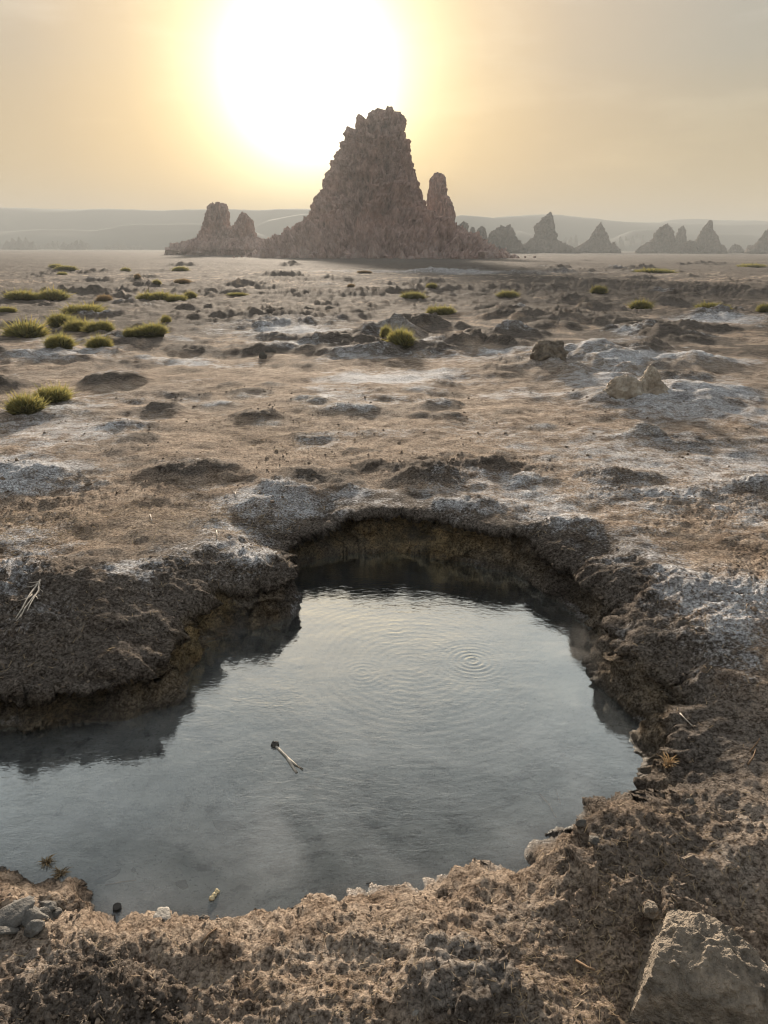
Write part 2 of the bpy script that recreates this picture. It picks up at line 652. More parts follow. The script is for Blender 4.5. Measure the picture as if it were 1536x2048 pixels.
def gsample(A, x, y, outside):
    fx = (x - GX0) / GS
    fy = (y - GY0) / GS
    ok = (fx >= 0) & (fy >= 0) & (fx < len(gx) - 1.01) & (fy < len(gy) - 1.01)
    fx = np.clip(fx, 0, len(gx) - 1.02)
    fy = np.clip(fy, 0, len(gy) - 1.02)
    ix = fx.astype(int)
    iy = fy.astype(int)
    u = fx - ix
    v = fy - iy
    r = (A[iy, ix] * (1 - u) + A[iy, ix + 1] * u) * (1 - v) + (A[iy + 1, ix] * (1 - u) + A[iy + 1, ix + 1] * u) * v
    return np.where(ok, r, outside)


# ------------------------------------------------------------------ ground sheet: polar tessellation of one world-space height function
TH = np.concatenate([np.linspace(-180, -62, 26)[:-1], np.linspace(-62, -41, 42)[:-1], np.linspace(-41, 41, 880)[:-1],
                     np.linspace(41, 62, 42)[:-1], np.linspace(62, 180, 26)[:-1]]) * math.pi / 180
RS = np.concatenate([np.geomspace(.3, 1.0, 120)[:-1], np.geomspace(1.0, 8.0, 1000)[:-1], np.geomspace(8, 120, 620)[:-1], np.geomspace(120, 2400, 200)])
TT, RR = np.meshgrid(TH, RS, indexing='ij')
X = RR * np.sin(TT)
Y = RR * np.cos(TT)
MOUNDS = [  # px, base py, half width px, height px, kind
    (60, 962, 100, 30, 's'), (870, 962, 75, 28, 'd'), (400, 950, 70, 24, 'd'), (640, 968, 90, 16, 'd'), (560, 985, 60, 16, 's'), (1240, 965, 70, 16, 'd'), (1520, 985, 60, 34, 's'),
    (1290, 875, 55, 20, 'g'), (1060, 960, 50, 16, 's'), (930, 1008, 70, 20, 'd'), (1120, 1050, 75, 26, 's'), (760, 1015, 60, 8, 'g'), (480, 1120, 130, 22, 'g'), (1340, 1000, 90, 14, 's'),
    (100, 1190, 190, 40, 'd'), (300, 1165, 110, 26, 'd'), (1000, 935, 60, 16, 'd'), (1420, 1200, 140, 28, 's'), (1250, 1130, 90, 20, 's'),
    (1330, 815, 175, 42, 's'), (1420, 800, 110, 26, 's'), (1245, 745, 230, 46, 'g'), (1095, 718, 30, 34, 'g'), (1200, 725, 90, 26, 's'), (1400, 735, 80, 26, 'g'),
    (780, 680, 85, 50, 'g'), (960, 697, 100, 44, 'b'), (1035, 672, 55, 38, 'g'), (1300, 668, 80, 26, 'g'), (700, 695, 120, 24, 'd'), (835, 655, 65, 42, 'b'), (1120, 640, 170, 34, 'b'),
    (1150, 600, 60, 22, 'b'), (1200, 622, 90, 20, 'b'), (480, 640, 170, 18, 'd'), (560, 655, 120, 16, 'd'), (640, 640, 100, 14, 'd'), (150, 590, 70, 22, 'd'), (250, 588, 60, 18, 'd'),
    (420, 588, 80, 14, 'd'), (300, 575, 60, 14, 'd'), (480, 575, 50, 18, 'b'), (600, 590, 80, 14, 'd'), (740, 590, 110, 16, 'd'), (870, 585, 90, 16, 'd'), (1040, 585, 130, 20, 'd'),
    (1180, 578, 100, 18, 'd'), (1300, 583, 150, 18, 'd'), (1460, 590, 130, 22, 'd'), (1440, 632, 60, 24, 'g'), (110, 722, 130, 20, 's'), (215, 770, 62, 22, 'd'), (0, 780, 60, 30, 'd'),
    (315, 822, 50, 14, 'd'), (250, 856, 48, 12, 'd'), (440, 812, 45, 14, 's'), (500, 838, 45, 14, 'd'), (630, 808, 60, 16, 'g'), (700, 825, 60, 14, 's'), (70, 835, 95, 22, 'g'),
    (380, 705, 60, 12, 'd'), (850, 785, 50, 10, 's'), (620, 695, 30, 18, 'd'), (880, 545, 60, 8, 'd'), (1030, 548, 40, 8, 'd'), (1400, 528, 40, 8, 'd'), (1170, 522, 20, 5, 'd'),
    (935, 1905, 120, 58, 'g'), (1330, 1700, 230, 60, 'b'), (150, 1960, 150, 30, 'd'), (620, 700, 60, 16, 'g'), (860, 565, 50, 10, 'd'), (1100, 565, 70, 9, 'd'), (650, 560, 90, 8, 'd')]
_rr = random.Random(21)
for i in range(210):
    py = 528 + 190 * _rr.random() ** 1.5
    px = _rr.uniform(-260, 1800)
    hw = _rr.uniform(10, 60) * (0.35 + (py - 500) / 200)
    MOUNDS.append((px, py, hw, hw * _rr.uniform(.12, .3), _rr.choice('dddbgb')))
for i in range(70):
    py = 740 + 280 * _rr.random()
    px = _rr.uniform(-260, 1800)
    hw = _rr.uniform(20, 60)
    MOUNDS.append((px, py, hw, hw * _rr.uniform(.05, .12), _rr.choice('dgbbt')))

H = np.zeros(X.shape, np.float32)
Mdark = np.zeros(X.shape, np.float32)
Msalt = np.zeros(X.shape, np.float32)
Mgrey = np.zeros(X.shape, np.float32)
Mth = np.zeros(X.shape, np.float32)
Mrough = np.zeros(X.shape, np.float32)
for k, (px, py, hw, hp, kind) in enumerate(MOUNDS):
    c = ground_pt(px, py)
    dist = (c - Vector((0, 0, CAM_H))).length
    scl = dist / FPX * 1.02
    wx = hw * scl
    hh = hp * scl * (.58 if k < 19 else .85 if py > 1500 else .30 if 568 < py < 604 else .58 if (k > 75 and py < 700) else .44)
    wy = max(wx * .75, hh * 1.6)
    rad = 1.9 * max(wx, wy)
    rc = math.hypot(c.x, c.y)
    tc = math.atan2(c.x, c.y)
    r0, r1 = np.searchsorted(RS, [max(rc - rad, .3), rc + rad])
    dt = rad / max(rc, .5)
    i0, i1 = np.searchsorted(TH, [tc - dt, tc + dt])
    if i1 <= i0 or r1 <= r0:
        continue
    sl = (slice(i0, i1), slice(r0, r1))
    xx, yy = X[sl], Y[sl]
    wl = wx * .9
    ux = (xx - c.x) + .30 * wx * perlin2(xx / wl + k * 3.1, yy / wl)
    uy = (yy - c.y - wy * .35) + .30 * wy * perlin2(xx / wl, yy / wl + k * 1.7)
    q = (ux / wx) ** 2 + (uy / wy) ** 2
    g = np.exp(-q * 1.5)
    g = g * (1 + (.35 if py < 1500 else .1) * fbm2(xx, yy, wx * .5, 3, .55, k * .37))
    H[sl] += hh * g
    q2 = np.clip(g * 1.35, 0, 1)
    Mrough[sl] = np.maximum(Mrough[sl], q2 * hh)
    if kind == 'd':
        Mdark[sl] = np.maximum(Mdark[sl], np.clip(g * 3.2, 0, 1) * .66)
    elif kind == 's':
        Msalt[sl] = np.maximum(Msalt[sl], q2 * 0.5)
        Mgrey[sl] = np.maximum(Mgrey[sl], q2 * .7)
    elif kind == 'g':
        Mgrey[sl] = np.maximum(Mgrey[sl], q2)
        Msalt[sl] = np.maximum(Msalt[sl], q2 * (.3 if py < 1500 else .08))
        Mdark[sl] = np.maximum(Mdark[sl], q2 * (.18 if py < 1500 else .28))
    elif kind == 'b':
        Mth[sl] = np.maximum(Mth[sl], q2 * .6)
        Mdark[sl] = np.maximum(Mdark[sl], q2 * .42)

SPOTS = [  # px, py, rx, ry, strength, mask
    (60, 950, 110, 30, .8, 's'), (540, 1000, 110, 28, .75, 's'), (690, 990, 50, 14, .5, 's'), (480, 1095, 130, 75, .58, 's'), (420, 1150, 90, 30, .5, 's'), (480, 1095, 160, 85, .8, 'g'), (270, 1160, 60, 26, .75, 's'),
    (1110, 1030, 70, 32, .8, 's'), (1230, 1000, 150, 60, .42, 's'), (1350, 930, 200, 60, .5, 's'), (1480, 920, 110, 50, .55, 's'), (1250, 1095, 90, 36, .6, 's'), (1400, 1180, 140, 55, .55, 's'),
    (1330, 800, 210, 50, .55, 's'), (1500, 830, 110, 30, .5, 's'), (820, 755, 130, 18, .65, 's'), (380, 725, 45, 9, .6, 's'), (560, 660, 140, 20, .45, 's'), (690, 795, 90, 26, .45, 's'), (150, 860, 150, 34, .5, 's'),
    (60, 1120, 70, 40, .5, 's'), (30, 1060, 60, 30, .4, 's'), (780, 865, 70, 12, .4, 's'), (960, 720, 150, 14, .4, 's'), (1000, 870, 160, 40, .3, 's'), (1180, 900, 120, 40, .4, 's'), (900, 545, 260, 3, .45, 's'), (1200, 508, 200, 1.2, .2, 's'),
    (200, 800, 120, 14, .3, 's'), (1500, 1040, 90, 50, .4, 's'), (1440, 640, 130, 8, .6, 's'),
    (160, 1290, 300, 110, .95, 'd'), (230, 1270, 240, 90, .95, 'd'), (60, 1230, 190, 80, .9, 'd'), (330, 1210, 150, 50, .8, 'd'), (620, 962, 240, 34, .55, 'd'), (860, 945, 130, 28, .75, 'd'), (400, 930, 130, 30, .5, 'd'), (1230, 1170, 130, 70, .62, 'd'), (1350, 1290, 160, 70, .5, 'd'), (280, 1120, 180, 70, .55, 'd'),
    (960, 1920, 120, 80, .62, 'd'), (1400, 2010, 190, 70, .85, 'd'), (120, 1960, 150, 70, .5, 'd'), (720, 1010, 150, 20, .35, 'd'), (1000, 940, 110, 22, .5, 'd'), (450, 1180, 120, 50, .5, 'd'), (1150, 1640, 70, 30, .6, 'd'),
    (700, 600, 900, 22, .38, 'd'), (500, 640, 250, 24, .5, 'd'), (1250, 580, 400, 14, .65, 'd'), (200, 580, 300, 20, .5, 'd'), (700, 690, 120, 26, .6, 'd'), (200, 700, 200, 20, .35, 'd'), (860, 1900, 60, 40, .5, 'g'), (250, 1900, 160, 80, .4, 'g'), (420, 1970, 100, 40, .7, 'g'),
    (40, 1830, 110, 40, .7, 'g'), (1420, 1420, 90, 50, .6, 'g'), (1480, 1600, 90, 60, .3, 'g'), (1300, 720, 260, 50, .5, 'g'),
    (300, 1030, 330, 60, .8, 't'), (600, 900, 700, 60, .4, 't'), (1300, 1080, 250, 60, .5, 't'), (800, 1850, 800, 160, .25, 't'), (1220, 1850, 170, 110, .7, 't'), (560, 1960, 260, 60, .55, 'g'), (1420, 1640, 160, 60, .45, 'g'), (780, 1790, 200, 30, .4, 'g'), (1060, 1720, 90, 40, .45, 'g'), (330, 1880, 90, 30, .45, 'd'), (1010, 1800, 90, 30, .4, 'd'), (690, 1940, 100, 40, .45, 'd'), (1400, 1750, 200, 80, .6, 't'), (1100, 520, 300, 6, .8, 't'), (1200, 980, 300, 50, .4, 't'), (100, 1040, 160, 50, .8, 't'),
    (1100, 620, 200, 20, .5, 't')]
MK = {'s': Msalt, 'd': Mdark, 'g': Mgrey, 't': Mth}
for k, (px, py, rx, ry, s, mk) in enumerate(SPOTS):
    c = ground_pt(px, py)
    wx = rx * (c - Vector((0, 0, CAM_H))).length / FPX
    wy = max(.02, (ground_pt(px, py - ry) - ground_pt(px, py + ry)).length * .5)
    rad = 1.7 * max(wx, wy)
    rc = math.hypot(c.x, c.y)
    tc = math.atan2(c.x, c.y)
    r0, r1 = np.searchsorted(RS, [max(rc - rad, .3), rc + rad])
    dt = rad / max(rc, .5)
    i0, i1 = np.searchsorted(TH, [tc - dt, tc + dt])
    if i1 <= i0 or r1 <= r0:
        continue
    sl = (slice(i0, i1), slice(r0, r1))
    xx, yy = X[sl], Y[sl]
    wl = max(wx, .05)
    ux = (xx - c.x) / wx + .45 * fbm2(xx, yy, wl * .8, 3, .5, k)
    uy = (yy - c.y) / wy + .45 * fbm2(xx, yy, wl * .8, 3, .5, k + 40)
    g = s * np.exp(-(ux ** 2 + uy ** 2) * .9)
    MK[mk][sl] = np.maximum(MK[mk][sl], g)

# broad undulation
nearb = 1 - sstep(1.7, 3.1, Y)
H += .030 * fbm2(X, Y, 1.6, 3, .5) * sstep(.8, 3, RR)
H += .10 * fbm2(X, Y, 9.0, 3, .5, 5) * sstep(8, 25, RR) * (1 - .5 * sstep(70, 150, RR))
H += -.195 * nearb
H += .05 * sstep(.4, 1.6, X) * (1 - sstep(2.5, 4, Y))
# pool bank
S = gsample(SDF, X, Y, 9.0)
BW = gsample(GP[0], X, Y, .4)
UC = gsample(GP[1], X, Y, 0.)
AL = gsample(GP[2], X, Y, 0.)
BW = BW * (1 + .25 * perlin2(X / .3 + 3, Y / .3))
sideb = np.clip(sstep(-.15, -.45, X) if False else (1 - sstep(-.45, -.15, X)), 0, 1) * sstep(2.0, 2.5, Y) + .6 * sstep(.75, 1.1, X) * sstep(1.9, 2.3, Y)
H = H - .11 * sideb * (1 - sstep(.0, .50, S)) * (S < 2)
t = np.clip(S / np.maximum(BW, .03), 0, 1)
nearpool = 1 - sstep(1.75, 2.3, Y)
prof = np.where(nearpool > .5, 1 - (1 - t) ** 1.6, 1 - (1 - t) ** 2.6)
G = np.maximum(H, ZW + .075)
bedz = ZW - .015 - (.13 + .14 * sstep(1.8, 2.8, Y)) * sstep(0, .55, -S) + .02 * fbm2(X, Y, .5, 3)
HT = np.where(S > 0, ZW - .015 + (G - ZW + .015) * prof, bedz)
HT = np.where(S > 8, H, HT)
trel = np.clip((HT - ZW) / np.maximum(G - ZW, .05), -.2, 1)

# resample every column so that vertices sit where the surface turns up or faces up-close detail
sx_ = (RR)
elev = np.arctan2(HT - CAM_H, RR)
ds = np.sqrt(np.diff(RR, axis=1) ** 2 + np.diff(HT, axis=1) ** 2) / RR[:, 1:]
met = np.sqrt(np.diff(elev, axis=1) ** 2 + (.16 * ds) ** 2)
met = np.concatenate([np.zeros((len(TH), 1)), np.cumsum(met, 1)], 1)
# smooth totals across neighbouring columns
NR = 980
RF = np.empty((len(TH), NR))
for i in range(len(TH)):
    RF[i] = np.interp(np.linspace(0, met[i, -1], NR), met[i], RS)
ker = np.ones(7) / 7
RFp = np.concatenate([RF[-3:], RF, RF[:3]], 0)
RF = sum(RFp[k:k + len(TH)] for k in range(7)) / 7
RF[:, 0] = RS[0]
RF[:, -1] = RS[-1]
idx = np.clip(np.searchsorted(RS, RF) - 1, 0, len(RS) - 2)
fr = (RF - RS[idx]) / (RS[idx + 1] - RS[idx])
ci = np.arange(len(TH))[:, None]
take = lambda A: A[ci, idx] * (1 - fr) + A[ci, idx + 1] * fr
Z = take(HT)
dark, salt, grey, thatch, rough_ = take(Mdark), take(Msalt), take(Mgrey), take(Mth), take(Mrough)
TTf = np.broadcast_to(TH[:, None], RF.shape)
X = RF * np.sin(TTf)
Y = RF * np.cos(TTf)
S = gsample(SDF, X, Y, 9.0)
BW = gsample(GP[0], X, Y, .4)
UC = gsample(GP[1], X, Y, 0.)
AL = gsample(GP[2], X, Y, 0.)
nxs = gsample(SGX, X, Y, 0.)
nys = gsample(SGY, X, Y, 0.)
trel = take(trel)
del TT, RR, H, HT, Mdark, Msalt, Mgrey, Mth, Mrough, elev, ds, met, sx_, G, prof, t, bedz
# undercut: the wall is hollowed below the lip
hollow = np.clip(trel, 0, 1)
hol = np.sin(np.clip(hollow / .8, 0, 1) * math.pi) ** .8
un = UC * (.7 + 1.1 * perlin3(X / .26 + 11, Y / .26, Z / .16)) * hol * (S > -.02) * (S < 1)
un = np.maximum(un, -.03)
lip = .55 * UC * sstep(.72, .92, hollow) * (1 - sstep(.0, .3, S - BW)) * (S < 1)
X = X + nxs * (un - lip)
Y = Y + nys * (un - lip)
P = np.stack([X, Y, Z], -1)


def grid_normals(P):
    du = np.roll(P, -1, 0) - np.roll(P, 1, 0)
    dv = np.empty_like(P)
    dv[:, 1:-1] = P[:, 2:] - P[:, :-2]
    dv[:, 0] = P[:, 1] - P[:, 0]
    dv[:, -1] = P[:, -1] - P[:, -2]
    n = np.cross(du, dv)
    n /= np.linalg.norm(n, axis=-1, keepdims=True) + 1e-12
    n[n[..., 2] < -.5] *= -1
    return n


Nn = grid_normals(P)
if Nn[..., 2].mean() < 0:
    Nn = -Nn
rad = np.hypot(X, Y)
near = 1 - sstep(5, 11, rad)
nr2 = 1 - sstep(4.5, 7.5, rad)
nr3 = 1 - sstep(2.8, 4.8, rad)
vnear = 1 - sstep(2.6, 5.0, rad)
mid = sstep(4, 9, rad) * (1 - sstep(70, 160, rad))
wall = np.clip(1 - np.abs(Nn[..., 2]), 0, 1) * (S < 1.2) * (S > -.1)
under = sstep(.02, -.06, S) if False else (1 - sstep(-.06, .02, S))
land = 1 - under
crust = fbm2(X, Y, .9, 3, .5, 2)                                  # where the crust is crumbly
crumb = np.clip(.55 + .9 * crust, .1, 1.3)
Z_ = P[..., 2]
D = np.zeros(X.shape)
n_a = fbm3(X, Y, Z_, .26, 3, .55)
n_b = fbm3(X, Y, Z_, .075, 3, .6, True)
n_c = fbm3(X, Y, Z_, .024, 2, .6)
wl, wv = worley2(X / .055 + .4 * n_a, Y / .055)
clod = np.clip(1 - wl * wl * 2.2, 0, 1) * (wv > .45) * wv
wl2, wv2 = worley2(X / .13 + .5 * n_a, Y / .13 + .3 * n_b)
clod2 = np.clip(1 - wl2 * 1.4, 0, 1) * (wv2 > .6) * wv2
D += land * ((.016 + .012 * nr3) * near * n_a + nr2 * (.011 + .008 * dark) * crumb * (n_b - .35) + nr3 * .008 * crumb * n_c)
D += land * nr2 * crumb * (.006 * clod + .018 * clod2 * np.clip(dark + grey * .5 + .25, 0, 1) * (.25 + .75 * sstep(1.7, 2.4, Y)))
n_w3 = fbm3(X, Y, Z_, .13, 3, .6, True, 6)
D += land * near * wall * (.045 * n_a + .026 * n_b + .02 * clod2 + .030 * (n_w3 - .3))
D += land * near * dark * .009 * n_w3 * sstep(1.8, 2.4, Y)
D += under * (.010 * n_a + .004 * n_b + .018 * clod2 * (1 - sstep(1.7, 2.4, Y)))
r_a = fbm3(X, Y, Z_, 1.1, 3, .55, True, 3)
r_b = fbm2(X, Y, .42, 3, .6, 8)
rubble = np.clip(.25 + dark * 1.2 + .4 * fbm2(X, Y, 7, 2), 0, 1.4)
D += land * mid * (.45 + .55 * sstep(14, 30, rad)) * ((.016 + .045 * rubble) * r_a + (.012 + .05 * rubble) * r_b)
r_c = fbm3(X, Y, Z_, .34, 2, .55, False, 8)
D += land * sstep(4, 7, rad) * (1 - sstep(35, 60, rad)) * (.008 + .022 * rubble) * r_c
rg = np.clip(rough_, 0, .35)
D += land * sstep(4, 7, rad) * (1 - sstep(35, 60, rad)) * rg * .16 * r_c
D += land * (1 - near) * rg * (.28 * r_a + .32 * r_b)
D += land * near * rg * (.10 * n_b + .16 * n_a)
D += sstep(25, 60, rad) * (1 - sstep(120, 240, rad)) * .05 * fbm2(X, Y, 2.6, 2)
P = P + Nn * D[..., None]
# nothing on land dips below the water
bedlim = ZW - .012 - .10 * np.clip(-S / .30, 0, 1)
P[..., 2] = np.where((S < 0) & (rad < 8), np.minimum(P[..., 2], bedlim), P[..., 2])
lowland = (S > .05) & (P[..., 2] < ZW + .015)
P[..., 2] = np.where(lowland, ZW + .015, P[..., 2])

# material masks
slope = wall
mud = (1 - sstep(.0, .45, S - BW * .9 + .25 * crust)) * (S > -.1)
mud = mud * (1 - .75 * (1 - sstep(1.75, 2.2, Y))) * (1 - .45 * sstep(.9, 1.5, X) * (1 - sstep(2.3, 2.9, Y)))
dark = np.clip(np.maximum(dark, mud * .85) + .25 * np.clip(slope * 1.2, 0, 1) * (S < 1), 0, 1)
dark = np.clip(dark + mid * .30 * sstep(-.1, .6, fbm2(X, Y, 5, 3, .55, 4)) * sstep(8, 14, rad) * (1 - sstep(60, 110, rad)), 0, 1)
salt = salt * (1 - np.clip(slope * 1.5, 0, 1)) + .34 * sstep(.2, .65, fbm2(X, Y, 1.3, 3, .55, 9)) * (rad > 2.2) * (rad < 16)
salt = np.clip(salt, 0, 1) * (S > .04)
salt = salt * (1 - .5 * sstep(.5, .9, dark) * (rad < 6))
saltline = np.exp(-((P[..., 2] - ZW - .02) / .015) ** 2) * (np.abs(S) < .25) * (Y > 2.6) * sstep(-.1, .5, perlin2(X / .2, Y / .2))
salt = np.maximum(salt, saltline * .55)
thatch = np.clip(thatch * .9 + .30 * sstep(-.2, .5, fbm2(X, Y, 2.2, 3, .5, 14)), 0, 1)
grey = np.clip(grey + .4 * sstep(.1, .7, fbm2(X, Y, 1.7, 3, .5, 24)), 0, 1)
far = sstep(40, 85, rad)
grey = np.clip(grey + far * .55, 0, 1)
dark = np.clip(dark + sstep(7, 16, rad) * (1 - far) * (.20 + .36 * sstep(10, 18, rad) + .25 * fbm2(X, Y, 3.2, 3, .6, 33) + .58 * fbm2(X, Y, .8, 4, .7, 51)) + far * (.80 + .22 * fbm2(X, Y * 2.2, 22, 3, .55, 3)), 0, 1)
algae = np.clip(AL, 0, 1) * (S > -.15) * (S < .5) * (1 - sstep(.65, .95, trel)) * sstep(-.5, .35, perlin2(X / .22 + 5, Y / .22) + .4)
wet = np.exp(-np.clip((P[..., 2] - ZW) / (.018 + .017 * sstep(1.8, 2.3, Y)), 0, 9) ** 2) * (S < .4) * (S > -.3) * land
nV = P.shape[0] * P.shape[1]
V = np.concatenate([P.reshape(-1, 3), [[0, 0, float(P[:, 0, 2].mean())]]])
ii = np.arange(len(TH))[:, None] * NR + np.arange(NR - 1)[None]
jj = np.roll(np.arange(len(TH)), -1)[:, None] * NR + np.arange(NR - 1)[None]
quads = np.stack([jj, ii, ii + 1, jj + 1], -1).reshape(-1, 4)[:, ::-1]
fan = np.stack([np.full(len(TH), nV), np.roll(np.arange(len(TH)), -1) * NR, np.arange(len(TH)) * NR], -1)[:, ::-1]
fan = fan[:, ::-1]
e1 = V[quads[:, 1]] - V[quads[:, 0]]
e2 = V[quads[:, 3]] - V[quads[:, 0]]
if np.median(np.cross(e1, e2)[:, 2]) < 0:
    quads = quads[:, ::-1]
gme = np_mesh('ground', V, [np.ascontiguousarray(quads), np.ascontiguousarray(fan)])
z1 = np.zeros((1, 4))
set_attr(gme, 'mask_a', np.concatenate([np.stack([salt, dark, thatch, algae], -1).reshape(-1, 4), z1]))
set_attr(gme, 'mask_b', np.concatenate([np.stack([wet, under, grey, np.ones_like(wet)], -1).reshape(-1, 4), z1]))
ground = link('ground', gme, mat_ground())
tag(ground, 'brown, grey and salt-white crusted mud plain', None, None, 'structure')
bpy.context.view_layer.update()
ORIG = Vector((0, 0, CAM_H))


def hit(px, py):
    ok, loc, nor, _ = ground.ray_cast(ORIG, ray(px, py))
    return (loc, nor) if ok else (ground_pt(px, py), Vector((0, 0, 1)))


def drop(x, y):
    ok, loc, nor, _ = ground.ray_cast(Vector((x, y, 60)), Vector((0, 0, -1)))
    return loc.z if ok else 0.0


# ------------------------------------------------------------------ water
step = .0100
wx_ = np.arange(-4.6, 2.2, step)
wy_ = np.arange(1.2, 5.2, step)
WXX, WYY = np.meshgrid(wx_, wy_)
wz = np.zeros(WXX.shape)
for (px, py, amp, lam, fall, r0) in ((945, 1322, .0024, .030, .11, .0), (725, 1345, .0008, .03, .11, .0), (790, 1255, .0005, .035, .10, .0), (800, 1390, .0004, .035, .16, 0)):
    c = ground_pt(px, py, ZW)
    dd = np.hypot(WXX - c.x, WYY - c.y)
    wz += amp * np.cos(dd / lam * 2 * math.pi) * np.exp(-(dd / fall) ** 1.3)
c0 = ground_pt(820, 1330, ZW)
dd = np.hypot(WXX - c0.x + .05 * perlin2(WXX / .5, WYY / .5), WYY - c0.y)
wz += .00022 * np.cos(dd / .042 * 2 * math.pi + 2.5 * perlin2(WXX / .3, WYY / .3)) * np.exp(-(dd / 1.0) ** 2)
wz += .0007 * fbm2(WXX, WYY, .22, 3, .5)
ok = (gsample(SDF, WXX, WYY, 9) < .2)
n_w = len(wx_)
q = (np.arange(len(wy_) - 1)[:, None] * n_w + np.arange(n_w - 1)[None])
keep = ok[:-1, :-1] | ok[1:, 1:]
q = q[keep]
quads = np.stack([q, q + 1, q + n_w + 1, q + n_w], -1)
used, inv = np.unique(quads, return_inverse=True)
Vw = np.stack([WXX.ravel(), WYY.ravel(), wz.ravel() + ZW], -1)[used]
water = link('water', np_mesh('water', Vw, inv.reshape(-1, 4)), mat_water())
tag(water, 'still grey hot spring pool with faint ripple rings', None, None, 'structure')

# ------------------------------------------------------------------ limestone chimneys
TUFA = mat_tufa('tufa', (0.15, 0.090, 0.074), (0.58, 0.40, 0.34), (0.60, 0.54, 0.51), 6.0)  # redness of the sun's haze veil is put into the rock colour
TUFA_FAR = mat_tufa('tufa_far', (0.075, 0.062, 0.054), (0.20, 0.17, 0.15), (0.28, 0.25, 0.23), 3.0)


def chimney(name, left, right, dist, nphi, nz, seed, label, group=None, mat=None, rough=1.0, depth=.9, base_drop=1.0):
    """left/right: silhouette points (px, py) from the top down; turned round into a solid at its own distance"""
    L = sorted([(plane_pt(*p, dist).z, plane_pt(*p, dist).x) for p in left])
    Rr = sorted([(plane_pt(*p, dist).z, plane_pt(*p, dist).x) for p in right])
    ztop = max(L[-1][0], Rr[-1][0])
    zs = np.linspace(0, 1, nz) ** 1.0 * (ztop + base_drop) - base_drop
    xl = np.interp(zs, [a for a, _ in L], [b for _, b in L])
    xr = np.interp(zs, [a for a, _ in Rr], [b for _, b in Rr])
    cx = (xl + xr) / 2
    hw = np.maximum((xr - xl) / 2, .02)
    x0 = float(cx[0])
    phi = np.linspace(0, 2 * math.pi, nphi, endpoint=False)
    PH, ZZ = np.meshgrid(phi, zs, indexing='ij')
    HW = hw[None]
    W0 = float(hw.max())
    ref = float(np.median(hw))
    # uneven cross-section with buttresses
    cxs, sns = np.cos(PH), np.sin(PH)
    so = seed * 7.77
    lobes = .14 * perlin3(cxs * 1.6 + so, sns * 1.6, ZZ / (ref * 2.2)) + .09 * perlin3(cxs * 4 + so, sns * 4, ZZ / (ref * 1.6)) + .07 * perlin3(cxs * 9 + so, sns * 9, ZZ / (ref * 1.3))
    side = np.abs(sns)                       # keep the silhouette itself close to the traced width
    rr = HW * (1 + lobes * (.35 + .65 * side))
    xx = cx[None] - x0 + rr * cxs
    yy = rr * sns * depth
    P = np.stack([xx, yy, ZZ], -1)
    slope_ = np.gradient(hw, zs)
    N = np.stack([cxs, sns, np.broadcast_to(-np.clip(slope_, -3, .3)[None], cxs.shape)], -1)
    N = N / np.linalg.norm(N, axis=-1, keepdims=True)
    s = ref
    fx, fy, fz = xx + so, yy + so * .3, ZZ
    n1 = fbm3(fx, fy, fz * .38, s * .40, 3, .55, True)
    n2 = fbm3(fx, fy, fz * .8, s * .16, 3, .6)
    n3 = fbm3(fx, fy, fz, s * .30, 4, .6)
    low = np.clip(1 - ZZ / (ztop * .30), 0, 1)
    n4 = fbm3(fx, fy, fz * .9, s * .07, 2, .6, True)
    n1 = n1 - n1.mean()
    n4 = n4 - n4.mean()
    d = (.62 + .75 * side) * rough * s * (.135 * n1 + .070 * n2 + .06 * n3 + .030 * n4) + rough * s * low * (.07 * n3 + .06 * n1 + .05 * n4)
    lim = np.minimum(1.0, HW / (s * .45))
    d = np.clip(d * lim, -.6 * HW, s)
    P = P + N * d[..., None]
    P[..., 2] += rough * s * .05 * n3 * np.clip(ZZ / ztop - .3, 0, 1)
    # jagged crown
    topw = np.clip((ZZ - ztop * .86) / (ztop * .14), 0, 1)
    P[..., 2] += topw * rough * s * .13 * perlin2(xx / (s * .30) + so, yy / (s * .30))
    V = P.reshape(-1, 3)
    top = np.array([[cx[-1] - x0, 0, P[:, -1, 2].mean() + .02 * s]])
    V = np.concatenate([V, top])
    i = np.arange(nphi)[:, None] * nz + np.arange(nz - 1)[None]
    j = np.roll(np.arange(nphi), -1)[:, None] * nz + np.arange(nz - 1)[None]
    quads = np.stack([i, j, j + 1, i + 1], -1).reshape(-1, 4)
    tri = np.stack([np.arange(nphi) * nz + nz - 1, np.roll(np.arange(nphi), -1) * nz + nz - 1, np.full(nphi, len(V) - 1)], -1)
    me = np_mesh(name, V, [quads, tri], smooth=True)
    o = link(name, me, mat or TUFA, loc=(x0, dist, 0))
    tag(o, label, 'rock spire', group)
    return o


GR = 'limestone chimneys on the plain'
chimney('limestone_chimney',
        [(757, 226), (746, 231), (736, 238), (718, 242), (711, 250), (709, 264), (690, 270), (687, 291), (668, 325), (665, 341), (652, 351), (646, 382), (631, 408), (623, 434), (606, 456), (590, 463), (572, 470), (556, 485), (536, 503), (518, 515)],
        [(799, 226), (804, 234), (806, 262), (813, 294), (823, 340), (835, 387), (848, 415), (862, 432), (899, 450), (930, 471), (955, 489), (980, 505), (1005, 515)],
        152, 420, 300, 1, 'tallest reddish brown limestone chimney standing against the sun glare', GR, rough=1.0)
chimney('limestone_chimney', [(872, 347), (860, 357), (855, 393), (852, 419), (846, 450), (835, 490)], [(881, 346), (889, 351), (893, 388), (904, 408), (910, 430), (907, 455), (920, 490)],
        185, 150, 130, 2, 'slender limestone chimney rising just behind the right flank of the tallest one', GR, rough=.9)
